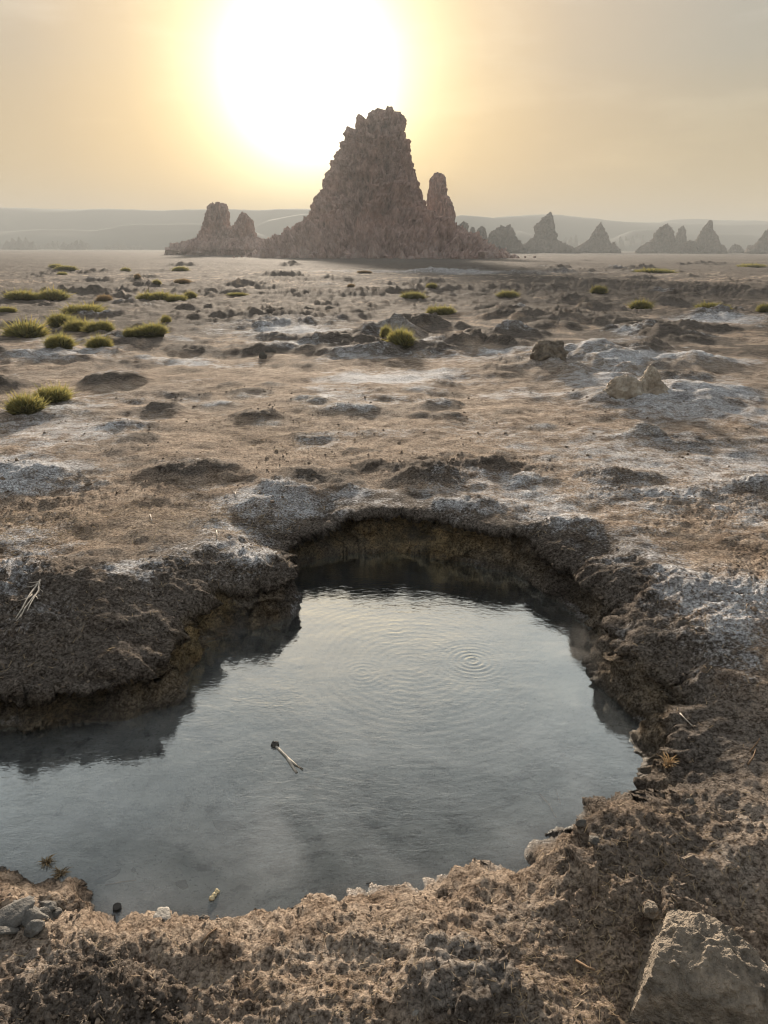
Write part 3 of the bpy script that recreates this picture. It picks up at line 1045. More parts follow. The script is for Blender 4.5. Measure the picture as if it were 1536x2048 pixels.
chimney('limestone_chimney', [(432, 408), (421, 409), (412, 429), (407, 455), (396, 478), (375, 485), (352, 490), (336, 499)], [(440, 409), (452, 411), (457, 425), (459, 450), (470, 462), (490, 480), (510, 495)],
        190, 160, 130, 3, 'broad flat-topped limestone chimney left of the tallest one, thicker of a pair', GR)
chimney('limestone_chimney', [(484, 422), (478, 430), (474, 442), (464, 455), (455, 475), (440, 490), (420, 498)], [(487, 423), (494, 430), (506, 445), (509, 460), (514, 476), (545, 483), (570, 495)],
        186, 150, 120, 4, 'pointed thin limestone chimney beside the flat-topped one, thinner of a pair', GR)
FARS = [
    ([(922, 446), (918, 452), (917, 470), (905, 494)], [(934, 446), (937, 452), (935, 463), (945, 480), (960, 495)], 330, 5, 'knobbly stub of rock spire peeking out beside the slope of the tallest chimney'),
    ([(943, 454), (940, 462), (938, 480), (932, 496)], [(948, 454), (950, 462), (952, 475), (956, 496)], 332, 6, 'smallest knob wedged between two stubby spires beside the tallest chimney'),
    ([(962, 453), (955, 460), (953, 475), (950, 497)], [(966, 453), (971, 460), (974, 478), (980, 497)], 325, 7, 'narrow blunt rock spire second right of the tallest chimney'),
    ([(1019, 448), (1010, 456), (997, 457), (981, 468), (977, 483), (965, 498)], [(1022, 448), (1024, 463), (1029, 475), (1036, 482), (1050, 498)], 320, 8, 'squat rock spire with a notched sloping top, left of the blade-shaped one'),
    ([(1099, 426), (1085, 438), (1070, 453), (1068, 474), (1050, 491), (1035, 500)], [(1102, 425), (1105, 432), (1108, 461), (1113, 480), (1135, 493), (1150, 500)], 335, 9, 'tall blade-shaped rock spire with a steep right edge, highest on the right'),
    ([(1201, 446), (1190, 459), (1179, 480), (1155, 495), (1145, 501)], [(1203, 446), (1208, 458), (1215, 474), (1219, 488), (1238, 499)], 345, 10, 'lone triangular rock spire standing midway along the right horizon'),
    ([(1225, 484), (1222, 490), (1219, 500)], [(1229, 484), (1232, 492), (1236, 500)], 346, 11, 'tiny knob at the foot of the lone triangular spire'),
    ([(1334, 448), (1322, 455), (1310, 468), (1307, 480), (1283, 496), (1275, 502)], [(1337, 449), (1343, 459), (1350, 478), (1357, 491), (1370, 502)], 340, 12, 'rounded bulky rock spire, left one of a close trio on the right'),
    ([(1365, 452), (1358, 459), (1353, 472), (1350, 500)], [(1368, 452), (1371, 460), (1373, 485), (1378, 500)], 370, 13, 'thin paler rock spire behind two others, middle one of a close trio'),
    ([(1378, 482), (1371, 486), (1366, 502)], [(1384, 482), (1390, 487), (1394, 502)], 338, 14, 'low rounded stump between the trio of spires on the right'),
    ([(1418, 441), (1412, 450), (1399, 472), (1391, 490), (1382, 502)], [(1422, 441), (1425, 450), (1426, 463), (1434, 472), (1436, 485), (1449, 502)], 342, 15, 'sharp stepped rock spire, right one of a close trio'),
    ([(1446, 490), (1443, 502)], [(1449, 490), (1453, 502)], 350, 16, 'tiny stub just right of the sharp stepped spire'),
    ([(1470, 488), (1464, 493), (1458, 502)], [(1473, 488), (1480, 494), (1488, 502)], 380, 17, 'small dark cone alone near the right end of the horizon'),
    ([(1497, 490), (1491, 502)], [(1501, 490), (1508, 502)], 400, 18, 'tiny faint cone beside the cut-off spire at the right edge'),
    ([(1548, 452), (1536, 462), (1521, 483), (1505, 495), (1495, 503)], [(1556, 452), (1568, 465), (1580, 490), (1600, 503)], 330, 19, 'broad rock spire cut off by the right edge of the picture'),
]
for i, (l, r, d, s, lab) in enumerate(FARS):
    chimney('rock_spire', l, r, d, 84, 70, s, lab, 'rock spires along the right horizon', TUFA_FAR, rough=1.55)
ROWS = [  # far hazy rows: x range, top y, base y, count, distance, label, group
    (1113, 1178, 470, 497, 6, 700, 'faint spire of the hazy row left of the lone triangular spire', 'hazy far spires left of the lone spire'),
    (1214, 1304, 465, 498, 8, 690, 'faint spire of the hazy row between the lone spire and the trio', 'hazy far spires right of the lone spire'),
    (8, 70, 474, 494, 5, 560, 'hazy low spire of the cluster at the left picture edge', 'hazy spires at the far left edge'),
    (80, 134, 481, 494, 5, 620, 'hazy low spire of the second cluster from the left edge', 'hazy spires, second cluster from the left'),
    (136, 180, 480, 494, 4, 600, 'hazy low spire of the third cluster from the left edge', 'hazy spires, third cluster from the left'),
    (210, 250, 487, 495, 3, 640, 'hazy low stub of the fourth cluster from the left edge', 'hazy stubs left of the flat-topped chimney'),
    (262, 282, 489, 495, 2, 660, 'faint tiny stub of the two just left of the flat-topped chimney', 'tiny stubs left of the flat-topped chimney')]
for (xa, xb, ty, by, n, d, lab, grp) in ROWS:
    for k in range(n):
        c = xa + (xb - xa) * (k + .5) / n
        hwp = (xb - xa) / n * .85
        cen = 1 - abs((k + .5) / n - .5) * 1.2
        tp = by - (by - ty) * max(.35, min(1.0, cen + _rr.uniform(-.15, .35)))
        j = _rr.uniform(-.3, .3) * hwp
        lab_k = ('leftmost', 'second from left', 'third from left', 'fourth from left', 'fifth from left', 'sixth from left', 'seventh from left', 'rightmost')[k if k < n - 1 else 7] + ' ' + lab
        chimney('hazy_spire', [(c + j - .12 * hwp, tp), (c - .45 * hwp, tp + (by - tp) * .4), (c - hwp * .8, by - 1), (c - hwp, by + 3)],
                [(c + j + .12 * hwp, tp), (c + .45 * hwp, tp + (by - tp) * .4), (c + hwp * .8, by - 1), (c + hwp, by + 3)],
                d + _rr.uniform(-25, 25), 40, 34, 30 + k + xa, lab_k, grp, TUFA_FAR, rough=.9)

# ------------------------------------------------------------------ hills
HILL = mat_simple('hill_rock', (0.03, 0.028, 0.026), (0.055, 0.05, 0.046), .01, .95, 0, .01)


def hills(name, crest, dist, deep, seed, label):
    """crest: (px, py) polyline of the skyline; a real ridge with front and back slopes"""
    xs = np.array([plane_pt(*p, dist).x for p in crest])
    zs = np.array([plane_pt(*p, dist).z for p in crest])
    n = 260
    m = 26
    x = np.linspace(xs[0], xs[-1], n)
    z = np.interp(x, xs, zs)
    z = z + 1.2 * fbm2(x, x * 0 + seed, 60, 4)
    v = np.linspace(-1, 1, m)
    XX, VV = np.meshgrid(x, v, indexing='ij')
    prof = np.maximum(1 - np.abs(VV) ** 1.4, 0)
    prof = prof + .18 * prof * (1 - prof) * 4 * perlin2(XX / 70 + seed, VV * 2)
    YY = dist + VV * deep + 0 * XX
    ZZ = z[:, None] * prof - 1.0 * (prof <= .001)
    i = np.arange(n - 1)[:, None] * m + np.arange(m - 1)[None]
    quads = np.stack([i, i + m, i + m + 1, i + 1], -1).reshape(-1, 4)
    o = link(name, np_mesh(name, np.stack([XX, YY, ZZ], -1).reshape(-1, 3), quads), HILL)
    tag(o, label, None, None, 'structure')


hills('hills', [(-700, 412), (-200, 414), (0, 414), (150, 418), (380, 419), (620, 417), (700, 420), (900, 470), (1000, 505)], 950, 150, 1, 'long flat-topped hazy hill range on the left')
hills('hills', [(-700, 480), (-300, 470), (0, 463), (110, 459), (190, 459), (250, 449), (420, 447), (470, 452), (560, 480), (620, 505)], 760, 80, 2, 'lower hazy hill range before the flat-topped one on the left')
hills('hills', [(380, 505), (480, 465), (540, 440), (600, 428), (700, 425), (800, 430), (900, 440), (960, 480)], 840, 80, 3, 'hazy hill behind the tallest chimney')
hills('hills', [(700, 500), (820, 450), (920, 430), (985, 434), (1060, 428), (1120, 428), (1180, 436), (1250, 443), (1330, 446), (1420, 448), (1700, 452), (2300, 460)], 920, 120, 4, 'hazy hill range behind the spires on the right')
hills('hills', [(1200, 505), (1280, 455), (1345, 438), (1390, 438), (1450, 440), (1540, 443), (1800, 440), (2300, 450)], 1100, 130, 5, 'palest hill on the far right horizon')
hills('hills', [(960, 505), (1010, 466), (1040, 461), (1070, 470), (1150, 485), (1220, 478), (1260, 461), (1310, 459), (1380, 468), (1500, 470), (1700, 478), (2300, 485)], 740, 70, 6, 'lower hazy hill range behind the right spires')

# ------------------------------------------------------------------ haze
HX, HY0, HY1, HTOP = 2500, -2500, 2500, 56
hz = np.array([(x, y, z) for z in (-2.0, HTOP) for y in (HY0, HY1) for x in (-HX, HX)], float)
hzf = np.array([(0, 2, 3, 1), (4, 5, 7, 6), (0, 1, 5, 4), (2, 6, 7, 3), (0, 4, 6, 2), (1, 3, 7, 5)])
hm = bpy.data.materials.new('haze_air')
hm.use_nodes = True
hm.node_tree.nodes.clear()
ho = hm.node_tree.nodes.new('ShaderNodeOutputMaterial')
pv = hm.node_tree.nodes.new('ShaderNodeVolumePrincipled')
pv.inputs['Color'].default_value = (.50, .53, .54, 1)
pv.inputs['Density'].default_value = .0015
pv.inputs['Anisotropy'].default_value = .05
hm.node_tree.links.new(pv.outputs[0], ho.inputs['Volume'])
haze = link('haze', np_mesh('haze', hz, hzf, False), hm)
tag(haze, 'thin dusty haze over the plain', None, None, 'stuff')

# ------------------------------------------------------------------ grass tussocks
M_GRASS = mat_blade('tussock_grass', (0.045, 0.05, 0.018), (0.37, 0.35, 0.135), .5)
M_STRAW = mat_blade('dry_straw', (0.16, 0.115, 0.07), (0.44, 0.35, 0.23), .25)
M_DEAD = mat_blade('dead_grass', (0.10, 0.08, 0.055), (0.34, 0.28, 0.19), .2)
M_CUSH = mat_simple('tussock_core', (0.028, 0.030, 0.010), (0.06, 0.055, 0.022), 12, .95, .6, .03)


def tussock_meshes(seed, nb, lumps):
    g = np.random.default_rng(seed)
    # dome made of a few overlapping cushions, unit half-width, height ~.75
    ctr = np.array([[g.uniform(-.6, .6), g.uniform(-.5, .5), 0, g.uniform(.35, .6)] for _ in range(lumps)])
    ctr[0] = (.1, 0, 0, .62)
    vs, fs, ts = [], [], []
    n = 0
    for k in range(nb):
        c = ctr[g.integers(lumps)]
        a = g.uniform(0, 2 * math.pi)
        e = math.asin(g.uniform(0, 1) ** .8)
        nd = np.array([math.cos(a) * math.cos(e), math.sin(a) * math.cos(e), math.sin(e)])
        base = c[:3] + nd * c[3] * np.array([1, 1, .85]) * .82
        d = nd + np.array([g.normal(0, .35), g.normal(0, .35), .55 + g.normal(0, .2)])
        d /= np.linalg.norm(d)
        ln = g.uniform(.22, .58)
        if g.random() < .12:
            ln *= 1.6
        wd = g.uniform(.009, .020)
        sd = np.cross(d, g.normal(size=3))
        sd /= np.linalg.norm(sd)
        mid_ = base + d * ln * .55
        tip = base + d * ln + np.array([g.normal(0, .03), g.normal(0, .03), -.04])
        vs += [base - sd * wd, base + sd * wd, mid_ + sd * wd * .8, mid_ - sd * wd * .8, tip]
        fs.append((n, n + 1, n + 2, n + 3))
        fs.append((n + 3, n + 2, n + 4))
        dry = float(g.random() < .3)
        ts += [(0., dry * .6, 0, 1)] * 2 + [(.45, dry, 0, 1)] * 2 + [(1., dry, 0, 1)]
        n += 5
    vs = np.array(vs)
    q4 = np.array([f for f in fs if len(f) == 4])
    q3 = np.array([f for f in fs if len(f) == 3])
    me = np_mesh('blades', vs, [q4, q3])
    set_attr(me, 'tint', np.array(ts))
    # earthy core
    cv, cf = [], []
    m = 0
    for c in ctr:
        ph = np.linspace(0, 2 * math.pi, 14, endpoint=False)
        el = np.linspace(-.35, math.pi / 2, 7)
        A, E = np.meshgrid(ph, el, indexing='ij')
        pp = np.stack([np.cos(A) * np.cos(E), np.sin(A) * np.cos(E), np.sin(E) * .85], -1) * c[3] * .86
        pp *= (1 + .10 * perlin3(pp[..., 0] * 4 + seed, pp[..., 1] * 4, pp[..., 2] * 4))[..., None]
        pp = pp + c[:3]
        cv.append(pp.reshape(-1, 3))
        i = np.arange(14)[:, None] * 7 + np.arange(6)[None]
        j = np.roll(np.arange(14), -1)[:, None] * 7 + np.arange(6)[None]
        cf.append(np.stack([i, j, j + 1, i + 1], -1).reshape(-1, 4) + m)
        m += 98
    core = np_mesh('cushion', np.concatenate(cv), np.concatenate(cf))
    core.materials.append(M_CUSH)
    return me, core


TV = [tussock_meshes(100 + k, nb, lm) for k, (nb, lm) in enumerate([(2600, 3), (2600, 4), (2200, 2), (2200, 5)])]
TVS = []
for me, core in TV[:2]:
    m2 = me.copy()
    m2.materials.append(M_STRAW)
    TVS.append((m2, core))
for me, core in TV:
    me.materials.append(M_GRASS)
TUSS = [  # px, base py, half width px, height px, dry, label
    (105, 536, 13, 9, 0, 'small far grass tussock, left of two on the most distant grassy hump at left'),
    (128, 538, 18, 10, 0, 'far grass tussock, right of two on the most distant grassy hump at left'),
    (250, 542, 12, 8, 0, 'small dark far grass tussock right of the grassy hump'),
    (357, 542, 19, 11, 0, 'low far grass tussock on a dark mound below the thin spire of the pair'),
    (125, 550, 10, 7, 0, 'tiny grass tussock just in front of the distant grassy hump'),
    (274, 557, 7, 9, 1, 'tiny brown upright tussock between two small far green ones'),
    (312, 569, 10, 11, 0, 'small round tussock behind the long green clump in the left middle'),
    (362, 567, 20, 9, 1, 'olive brown low tussock behind the long green clump'),
    (25, 600, 30, 20, 0, 'wide green tussock at the left edge, rear row'),
    (62, 599, 13, 12, 0, 'small tussock joining the two wide ones in the rear left row'),
    (100, 600, 34, 24, 0, 'wide rounded green tussock with tan top in the rear left row'),
    (205, 602, 17, 14, 1, 'small orange dry tussock beside a dark mud lump on the left'),
    (310, 600, 32, 21, 0, 'left end of the long green clump in the left middle, tallest part'),
    (348, 602, 25, 15, 0, 'bright green middle part of the long clump in the left middle'),
    (380, 597, 14, 15, 0, 'right end of the long green clump in the left middle'),
    (475, 590, 26, 8, 0, 'flat bright green patch of grass right of the long clump'),
    (147, 623, 42, 22, 0, 'long low tussock alone in the second row at left'),
    (5, 625, 18, 13, 0, 'small tussock cut by the left edge in the second row'),
    (36, 674, 52, 36, 0, 'largest shaggy green tussock cut by the left edge'),
    (112, 655, 30, 29, 0, 'left hump of the three-humped green tussock row'),
    (144, 662, 28, 28, 0, 'middle hump of the three-humped green tussock row'),
    (193, 662, 28, 24, 0, 'right hump of the three-humped green tussock row'),
    (331, 644, 13, 16, 0, 'small round lone tussock above the wide olive one'),
    (302, 673, 36, 27, 0, 'wide olive tussock right of the humped row, right part'),
    (259, 673, 18, 18, 0, 'small left part of the wide olive tussock'),
    (110, 695, 34, 29, 0, 'round dark green tussock in the front row, left of two'),
    (193, 695, 29, 29, 0, 'round dark green tussock in the front row, right of two'),
    (42, 830, 40, 42, 0, 'nearest tussock at the left edge, front one of two'),
    (86, 806, 40, 34, 0, 'nearest tussock at the left edge, rear one of two'),
    (825, 598, 24, 17, 0, 'pale green low tussock in the middle, left of a brown mound'),
    (863, 576, 14, 11, 0, 'small dark tussock on the far dark band in the middle'),
    (1021, 595, 26, 16, 0, 'low green tussock behind the brown mounds in the middle'),
    (884, 630, 28, 21, 0, 'green tussock on the brown mound in the middle'),
    (1201, 587, 15, 17, 0, 'small round tussock on the dark band at right'),
    (1284, 618, 26, 21, 0, 'lone green tussock on the open ground at right'),
    (1427, 614, 34, 18, 0, 'wide green tussock further right near the grey mound'),
    (1530, 624, 15, 18, 0, 'tussock cut off by the right edge'),
    (805, 690, 33, 38, 0, 'tall ragged tussock hanging on the front of the grey mound in the middle'),
    (772, 672, 14, 28, 0, 'narrow tussock at the top left of the ragged one on the grey mound'),
    (1310, 545, 42, 10, 0, 'long flat bright green grass patch far right'),
    (1518, 535, 26, 8, 0, 'far flat grass patch near the right edge'),
    (702, 573, 9, 7, 1, 'tiny tan tussock on the dark band left of the middle'),
    (725, 546, 16, 6, 1, 'olive flat tussock in front of the tallest chimney')]
for i, (px, py, hw, hp, dry, lab) in enumerate(TUSS):
    loc, _ = hit(px, py)
    dist = (loc - ORIG).length
    s = hw * dist / FPX * .95
    hz_ = hp * dist / FPX
    e = bpy.data.objects.new('grass_tussock', None)
    sc.collection.objects.link(e)
    e.empty_display_size = .1
    loc.y += s * .55
    e.location = (loc.x, loc.y, drop(loc.x, loc.y) - .10 * hz_)
    e.rotation_euler.z = _rr.uniform(0, 6.28)
    e.scale = (s, s, max(hz_ * .95, .25 * s))
    tag(e, lab, 'grass tussock', 'grass tussocks on the plain')
    bm_, cm_ = (TVS[i % 2] if dry else TV[i % 4])
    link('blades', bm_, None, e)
    link('cushion', cm_, None, e)


# ------------------------------------------------------------------ rocks, sticks and small things
def lump(name, size, seed, mat, n=28, rough=.22, freq=1.6, flat=0.0, cell=False, detail=0.0):
    """irregular rock: subdivided sphere grid pushed about by noise"""
    ph = np.linspace(0, 2 * math.pi, n * 2, endpoint=False)
    el = np.linspace(-math.pi / 2 + .02, math.pi / 2 - .02, n)
    A, E = np.meshgrid(ph, el, indexing='ij')
    D = np.stack([np.cos(A) * np.cos(E), np.sin(A) * np.cos(E), np.sin(E)], -1)
    f = D * freq + seed * 3.17
    r = 1 + rough * fbm3(f[..., 0], f[..., 1], f[..., 2], 1.0, 3, .55) + rough * .45 * fbm3(f[..., 0], f[..., 1], f[..., 2], .35, 3, .6, True)
    # facet: clip by random planes
    g = np.random.default_rng(seed)
    if cell:
        for _ in range(9):
            nrm = g.normal(size=3)
            nrm /= np.linalg.norm(nrm)
            h = g.uniform(.62, .85)
            k = (D * r[..., None]) @ nrm
            r = np.where(k > h, r * h / np.maximum(k, 1e-6) * .9 + r * .1, r)
    if detail:
        r = r + detail * fbm3(f[..., 0], f[..., 1], f[..., 2], .22, 4, .6, True) + detail * .8 * fbm3(f[..., 0], f[..., 1], f[..., 2], .5, 3, .6)
    Pp = D * r[..., None] * np.array(size)
    if flat:
        Pp[..., 2] = np.maximum(Pp[..., 2], -flat * size[2])
    N2 = n
    i = np.arange(n * 2)[:, None] * N2 + np.arange(n - 1)[None]
    j = np.roll(np.arange(n * 2), -1)[:, None] * N2 + np.arange(n - 1)[None]
    quads = np.stack([i, j, j + 1, i + 1], -1).reshape(-1, 4)
    V = Pp.reshape(-1, 3)
    V = np.concatenate([V, [Pp[:, 0].mean(0), Pp[:, -1].mean(0)]])
    k0 = np.arange(n * 2) * N2
    k1 = np.roll(k0, -1)
    tri = np.concatenate([np.stack([k1, k0, np.full(n * 2, len(V) - 2)], -1), np.stack([k0 + N2 - 1, k1 + N2 - 1, np.full(n * 2, len(V) - 1)], -1)])
    me = np_mesh(name, V, [quads, tri])
    if mat is not None:
        me.materials.append(mat)
    return me


def tube(pts, rads, n=7, caps=True, wob=0.0, seed=0):
    pts = [Vector(p) for p in pts]
    g = random.Random(seed)
    vs, fs = [], []
    for k, p in enumerate(pts):
        d = (pts[min(k + 1, len(pts) - 1)] - pts[max(k - 1, 0)]).normalized()
        a = d.orthogonal().normalized()
        b = d.cross(a)
        for q in range(n):
            an = 2 * math.pi * q / n
            rr = rads[k] * (1 + wob * g.uniform(-1, 1))
            vs.append(p + (a * math.cos(an) + b * math.sin(an)) * rr)
    for k in range(len(pts) - 1):
        for q in range(n):
            fs.append((k * n + q, k * n + (q + 1) % n, (k + 1) * n + (q + 1) % n, (k + 1) * n + q))
    if caps:
        fs.append(tuple(range(n))[::-1])
        fs.append(tuple((len(pts) - 1) * n + q for q in range(n)))
    return vs, fs


def join_mesh(name, parts, mat, smooth=True):
    vs, fs = [], []
    for v, f in parts:
        o = len(vs)
        vs += [tuple(p) for p in v]
        fs += [tuple(i + o for i in ff) for ff in f]
    me = bpy.data.meshes.new(name)
    me.from_pydata(vs, [], fs)
    if smooth:
        me.polygons.foreach_set('use_smooth', [True] * len(fs))
    me.materials.append(mat)
    me.update()
    return me


M_ROCK = mat_simple('crusted_rock', (0.095, 0.082, 0.068), (0.33, 0.275, 0.215), 13, .92, .9, .03)
M_STONE = mat_simple('grey_stone', (0.15, 0.14, 0.125), (0.40, 0.375, 0.34), 22, .8, .6, .01)
M_PEB = mat_simple('dark_stone', (0.05, 0.045, 0.04), (0.13, 0.12, 0.105), 25, .8, .6, .01)
M_WOOD = mat_simple('bleached_wood', (0.36, 0.32, 0.27), (0.66, 0.60, 0.52), 60, .85, .3, .003)
M_TWIG = mat_simple('brown_twig', (0.13, 0.08, 0.05), (0.30, 0.20, 0.12), 60, .9, .3, .003)
M_CRUST = mat_simple('mineral_crust', (0.25, 0.20, 0.15), (0.55, 0.49, 0.41), 6, .95, .9, .03)
M_BLACK = mat_simple('black_rubber', (0.012, 0.012, 0.012), (0.03, 0.03, 0.03), 60, .6, .2, .002)
M_SLAB = mat_simple('grey_mud_crust', (0.07, 0.065, 0.06), (0.20, 0.19, 0.175), 24, .9, .7, .01)


def put(name, me, px, py, label, cat, sink=0.0, rz=None, group=None, tilt=(0, 0), at=None, z=None):
    loc, _ = hit(px, py) if at is None else (at, None)
    o = link(name, me)
    o.location = (loc.x, loc.y, (loc.z if z is None else z) - sink)
    o.rotation_euler = (tilt[0], tilt[1], _rr.uniform(0, 6.28) if rz is None else rz)
    tag(o, label, cat, group)
    return o


# boulder at lower right, half buried
put('boulder', lump('boulder', (.20, .18, .15), 51, M_ROCK, 130, .15, 1.0, cell=True, detail=.028), 1398, 1950, 'large crusted boulder half buried in the lower right corner', 'boulder', .06, .4)
put('stone', lump('stone', (.026, .022, .024), 3, M_ROCK, 16, .2, cell=True), 1300, 1822, 'small grey stone just behind the left corner of the boulder', 'stone', -.008, 1.)
# mineral cone on the salt mound
loc, _ = hit(1302, 785)
dd_ = (loc - ORIG).length / FPX
cone = chimney('mineral_cone', [(1300, 732), (1292, 742), (1284, 760), (1272, 775), (1255, 792)], [(1306, 731), (1316, 745), (1322, 762), (1334, 775), (1352, 792)],
               loc.y + .15, 90, 60, 77, 'small pointed mineral cone on the salt-crusted mound at right', None, M_CRUST, rough=.9, base_drop=.05)
cone['category'] = 'mineral cone'
put('boulder', lump('boulder', (34 * dd_, 28 * dd_, 30 * dd_), 12, M_CRUST, 34, .25), 1250, 785, 'rounded grey lump left of the small mineral cone', 'boulder', 6 * dd_, .3)
loc, _ = hit(1098, 712)
d2_ = (loc - ORIG).length / FPX
put('boulder', lump('boulder', (30 * d2_, 26 * d2_, 28 * d2_), 15, M_ROCK, 34, .28), 1098, 708, 'knobbly grey lump at the left end of the long salt-streaked mound', 'boulder', 5 * d2_, .3)
loc, _ = hit(525, 715)
d3_ = (loc - ORIG).length / FPX
put('stone', lump('stone', (7 * d3_, 6 * d3_, 12 * d3_), 16, M_PEB, 18, .25), 526, 716, 'dark upright stone alone on open tan ground, left middle', 'stone', 2 * d3_, .3)
put('stone', lump('stone', (9 * d3_, 7 * d3_, 6 * d3_), 17, M_PEB, 18, .25), 541, 702, 'low dark stone right behind the upright one', 'stone', 1 * d3_, .3)

# pale dry branch on the left bank
loc, nor = hit(85, 1160)
parts = []
u = Vector((1, 0, 0))


def on_bank(px, py, lift):
    l, n_ = hit(px, py)
    return l + Vector((0, -.02, .03)) * lift * 1.0 + n_ * .006


def stem(pp, r0, r1, lifts):
    pts = [on_bank(x, y, l) for (x, y), l in zip(pp, lifts)]
    rads = np.linspace(r0, r1, len(pts))
    return tube(pts, rads, 6)


br = [([(83, 1162), (76, 1176), (66, 1190), (57, 1202), (48, 1224), (38, 1246)], .0052), ([(80, 1168), (78, 1185), (72, 1200), (64, 1216), (60, 1230)], .0044), ([(78, 1185), (66, 1200), (52, 1222), (46, 1243)], .0046),
      ([(72, 1195), (80, 1204)], .0030), ([(66, 1192), (58, 1200), (37, 1209)], .0032), ([(76, 1170), (66, 1178), (57, 1179)], .0032), ([(80, 1166), (70, 1170), (62, 1171)], .003), ([(82, 1164), (86, 1177)], .003), ([(79, 1178), (89, 1190)], .0028), ([(46, 1228), (36, 1248)], .0026)]
root = bpy.data.objects.new('dry_branch', None)
sc.collection.objects.link(root)
root.location = loc
tag(root, 'pale forked dry branch lying on the dark bank at left', 'branch')
for k, (pp, r0) in enumerate(br):
    v, f = stem(pp, r0, r0 * .5, [0.2 + .8 * q / len(pp) for q in range(len(pp))])
    me = join_mesh('twig', [([Vector(p) - loc for p in v], f)], M_WOOD)
    link('twig', me, None, root)


def water_pt(px, py, dz=0.0):
    p = ground_pt(px, py, ZW)
    return Vector((p.x, p.y, ZW + dz))


# floating stick with a clump at one end
a, b2 = water_pt(551, 1492), water_pt(593, 1545)
mid1 = a.lerp(b2, .45) + Vector((.006, .004, .004))
st = bpy.data.objects.new('floating_stick', None)
sc.collection.objects.link(st)
st.location = a
tag(st, 'bleached stick floating in the pool with a dark knot at one end', 'stick')
link('stem', join_mesh('stem', [tube([p - a for p in (a, a.lerp(b2, .25) + Vector((.004, 0, .004)), mid1, b2)], [.006, .0045, .0055, .006], 8, wob=.15, seed=2)], M_WOOD), None, st)
link('prong', join_mesh('prong', [tube([p - a for p in (mid1, a.lerp(b2, .75) + Vector((.014, .006, .003)), b2 + Vector((.022, .018, .002)))], [.004, .0045, .004], 7, wob=.15, seed=4)], M_WOOD), None, st)
kn = link('knot', lump('knot', (.012, .011, .010), 5, M_PEB, 14, .5, 2.5), None, st)
kn.location = (-.002, .004, .004)
# pale floating scrap near the near shore
p = water_pt(428, 1792, .004)
sp = bpy.data.objects.new('floating_husk', None)
sc.collection.objects.link(sp)
sp.location = p
tag(sp, 'small pale yellow husk floating near the front shore', 'husk')
M_HUSK = mat_simple('husk', (0.45, 0.36, 0.20), (0.75, 0.66, 0.45), 80, .8, .5, .004)
for k, (dx, dy, s) in enumerate(((-.004, -.012, .008), (.002, 0, .007), (.007, .012, .0065), (.004, .020, .004))):
    h_ = link('segment', lump('segment', (s, s * .9, s * .8), 60 + k, M_HUSK, 12, .35, 2), None, sp)
    h_.location = (dx, dy, 0)


def tuft(name, base, n, ln, mat, label, cat, seed, spread=1.0, up=.6, wid=.0022, group=None):
    g = random.Random(seed)
    vs, fs, ts = [], [], []
    for k in range(n):
        a_ = g.uniform(0, 6.283)
        d = Vector((math.cos(a_) * spread, math.sin(a_) * spread, up + g.uniform(-.3, .5))).normalized()
        l = ln * g.uniform(.5, 1.1)
        b0 = Vector((g.gauss(0, ln * .12), g.gauss(0, ln * .12), 0))
        sd = d.cross(Vector((g.gauss(0, 1), g.gauss(0, 1), g.gauss(0, 1)))).normalized() * wid
        m_ = b0 + d * l * .5
        t_ = b0 + d * l + Vector((0, 0, -l * .3))
        i0 = len(vs)
        vs += [b0 - sd, b0 + sd, m_ + sd * .8, m_ - sd * .8, t_]
        fs += [(i0, i0 + 1, i0 + 2, i0 + 3), (i0 + 3, i0 + 2, i0 + 4)]
        dr = g.random()
        ts += [(.1, dr, 0, 1)] * 2 + [(.5, dr, 0, 1)] * 2 + [(1, dr, 0, 1)]
    me = bpy.data.meshes.new(name)
    me.from_pydata([tuple(v) for v in vs], [], fs)
    me.materials.append(mat)
    set_attr(me, 'tint', np.array(ts))
    o = link(name, me)
    o.location = base
    tag(o, label, cat, group)
    return o


tuft('floating_tuft', water_pt(92, 1726, .0), 40, .04, M_DEAD, 'frayed dry grass tuft floating near the left shore, rear one of two', 'grass tuft', 1, 1, .5)
tuft('floating_tuft', water_pt(120, 1750, .0), 50, .042, M_DEAD, 'frayed dry grass tuft floating near the left shore, front one of two', 'grass tuft', 2, 1, .6)
loc, _ = hit(1335, 1532)
tuft('dry_tuft', loc, 40, .07, M_STRAW, 'small orange dry grass tuft on the right bank above the water', 'grass tuft', 3, .7, .9, .0028)

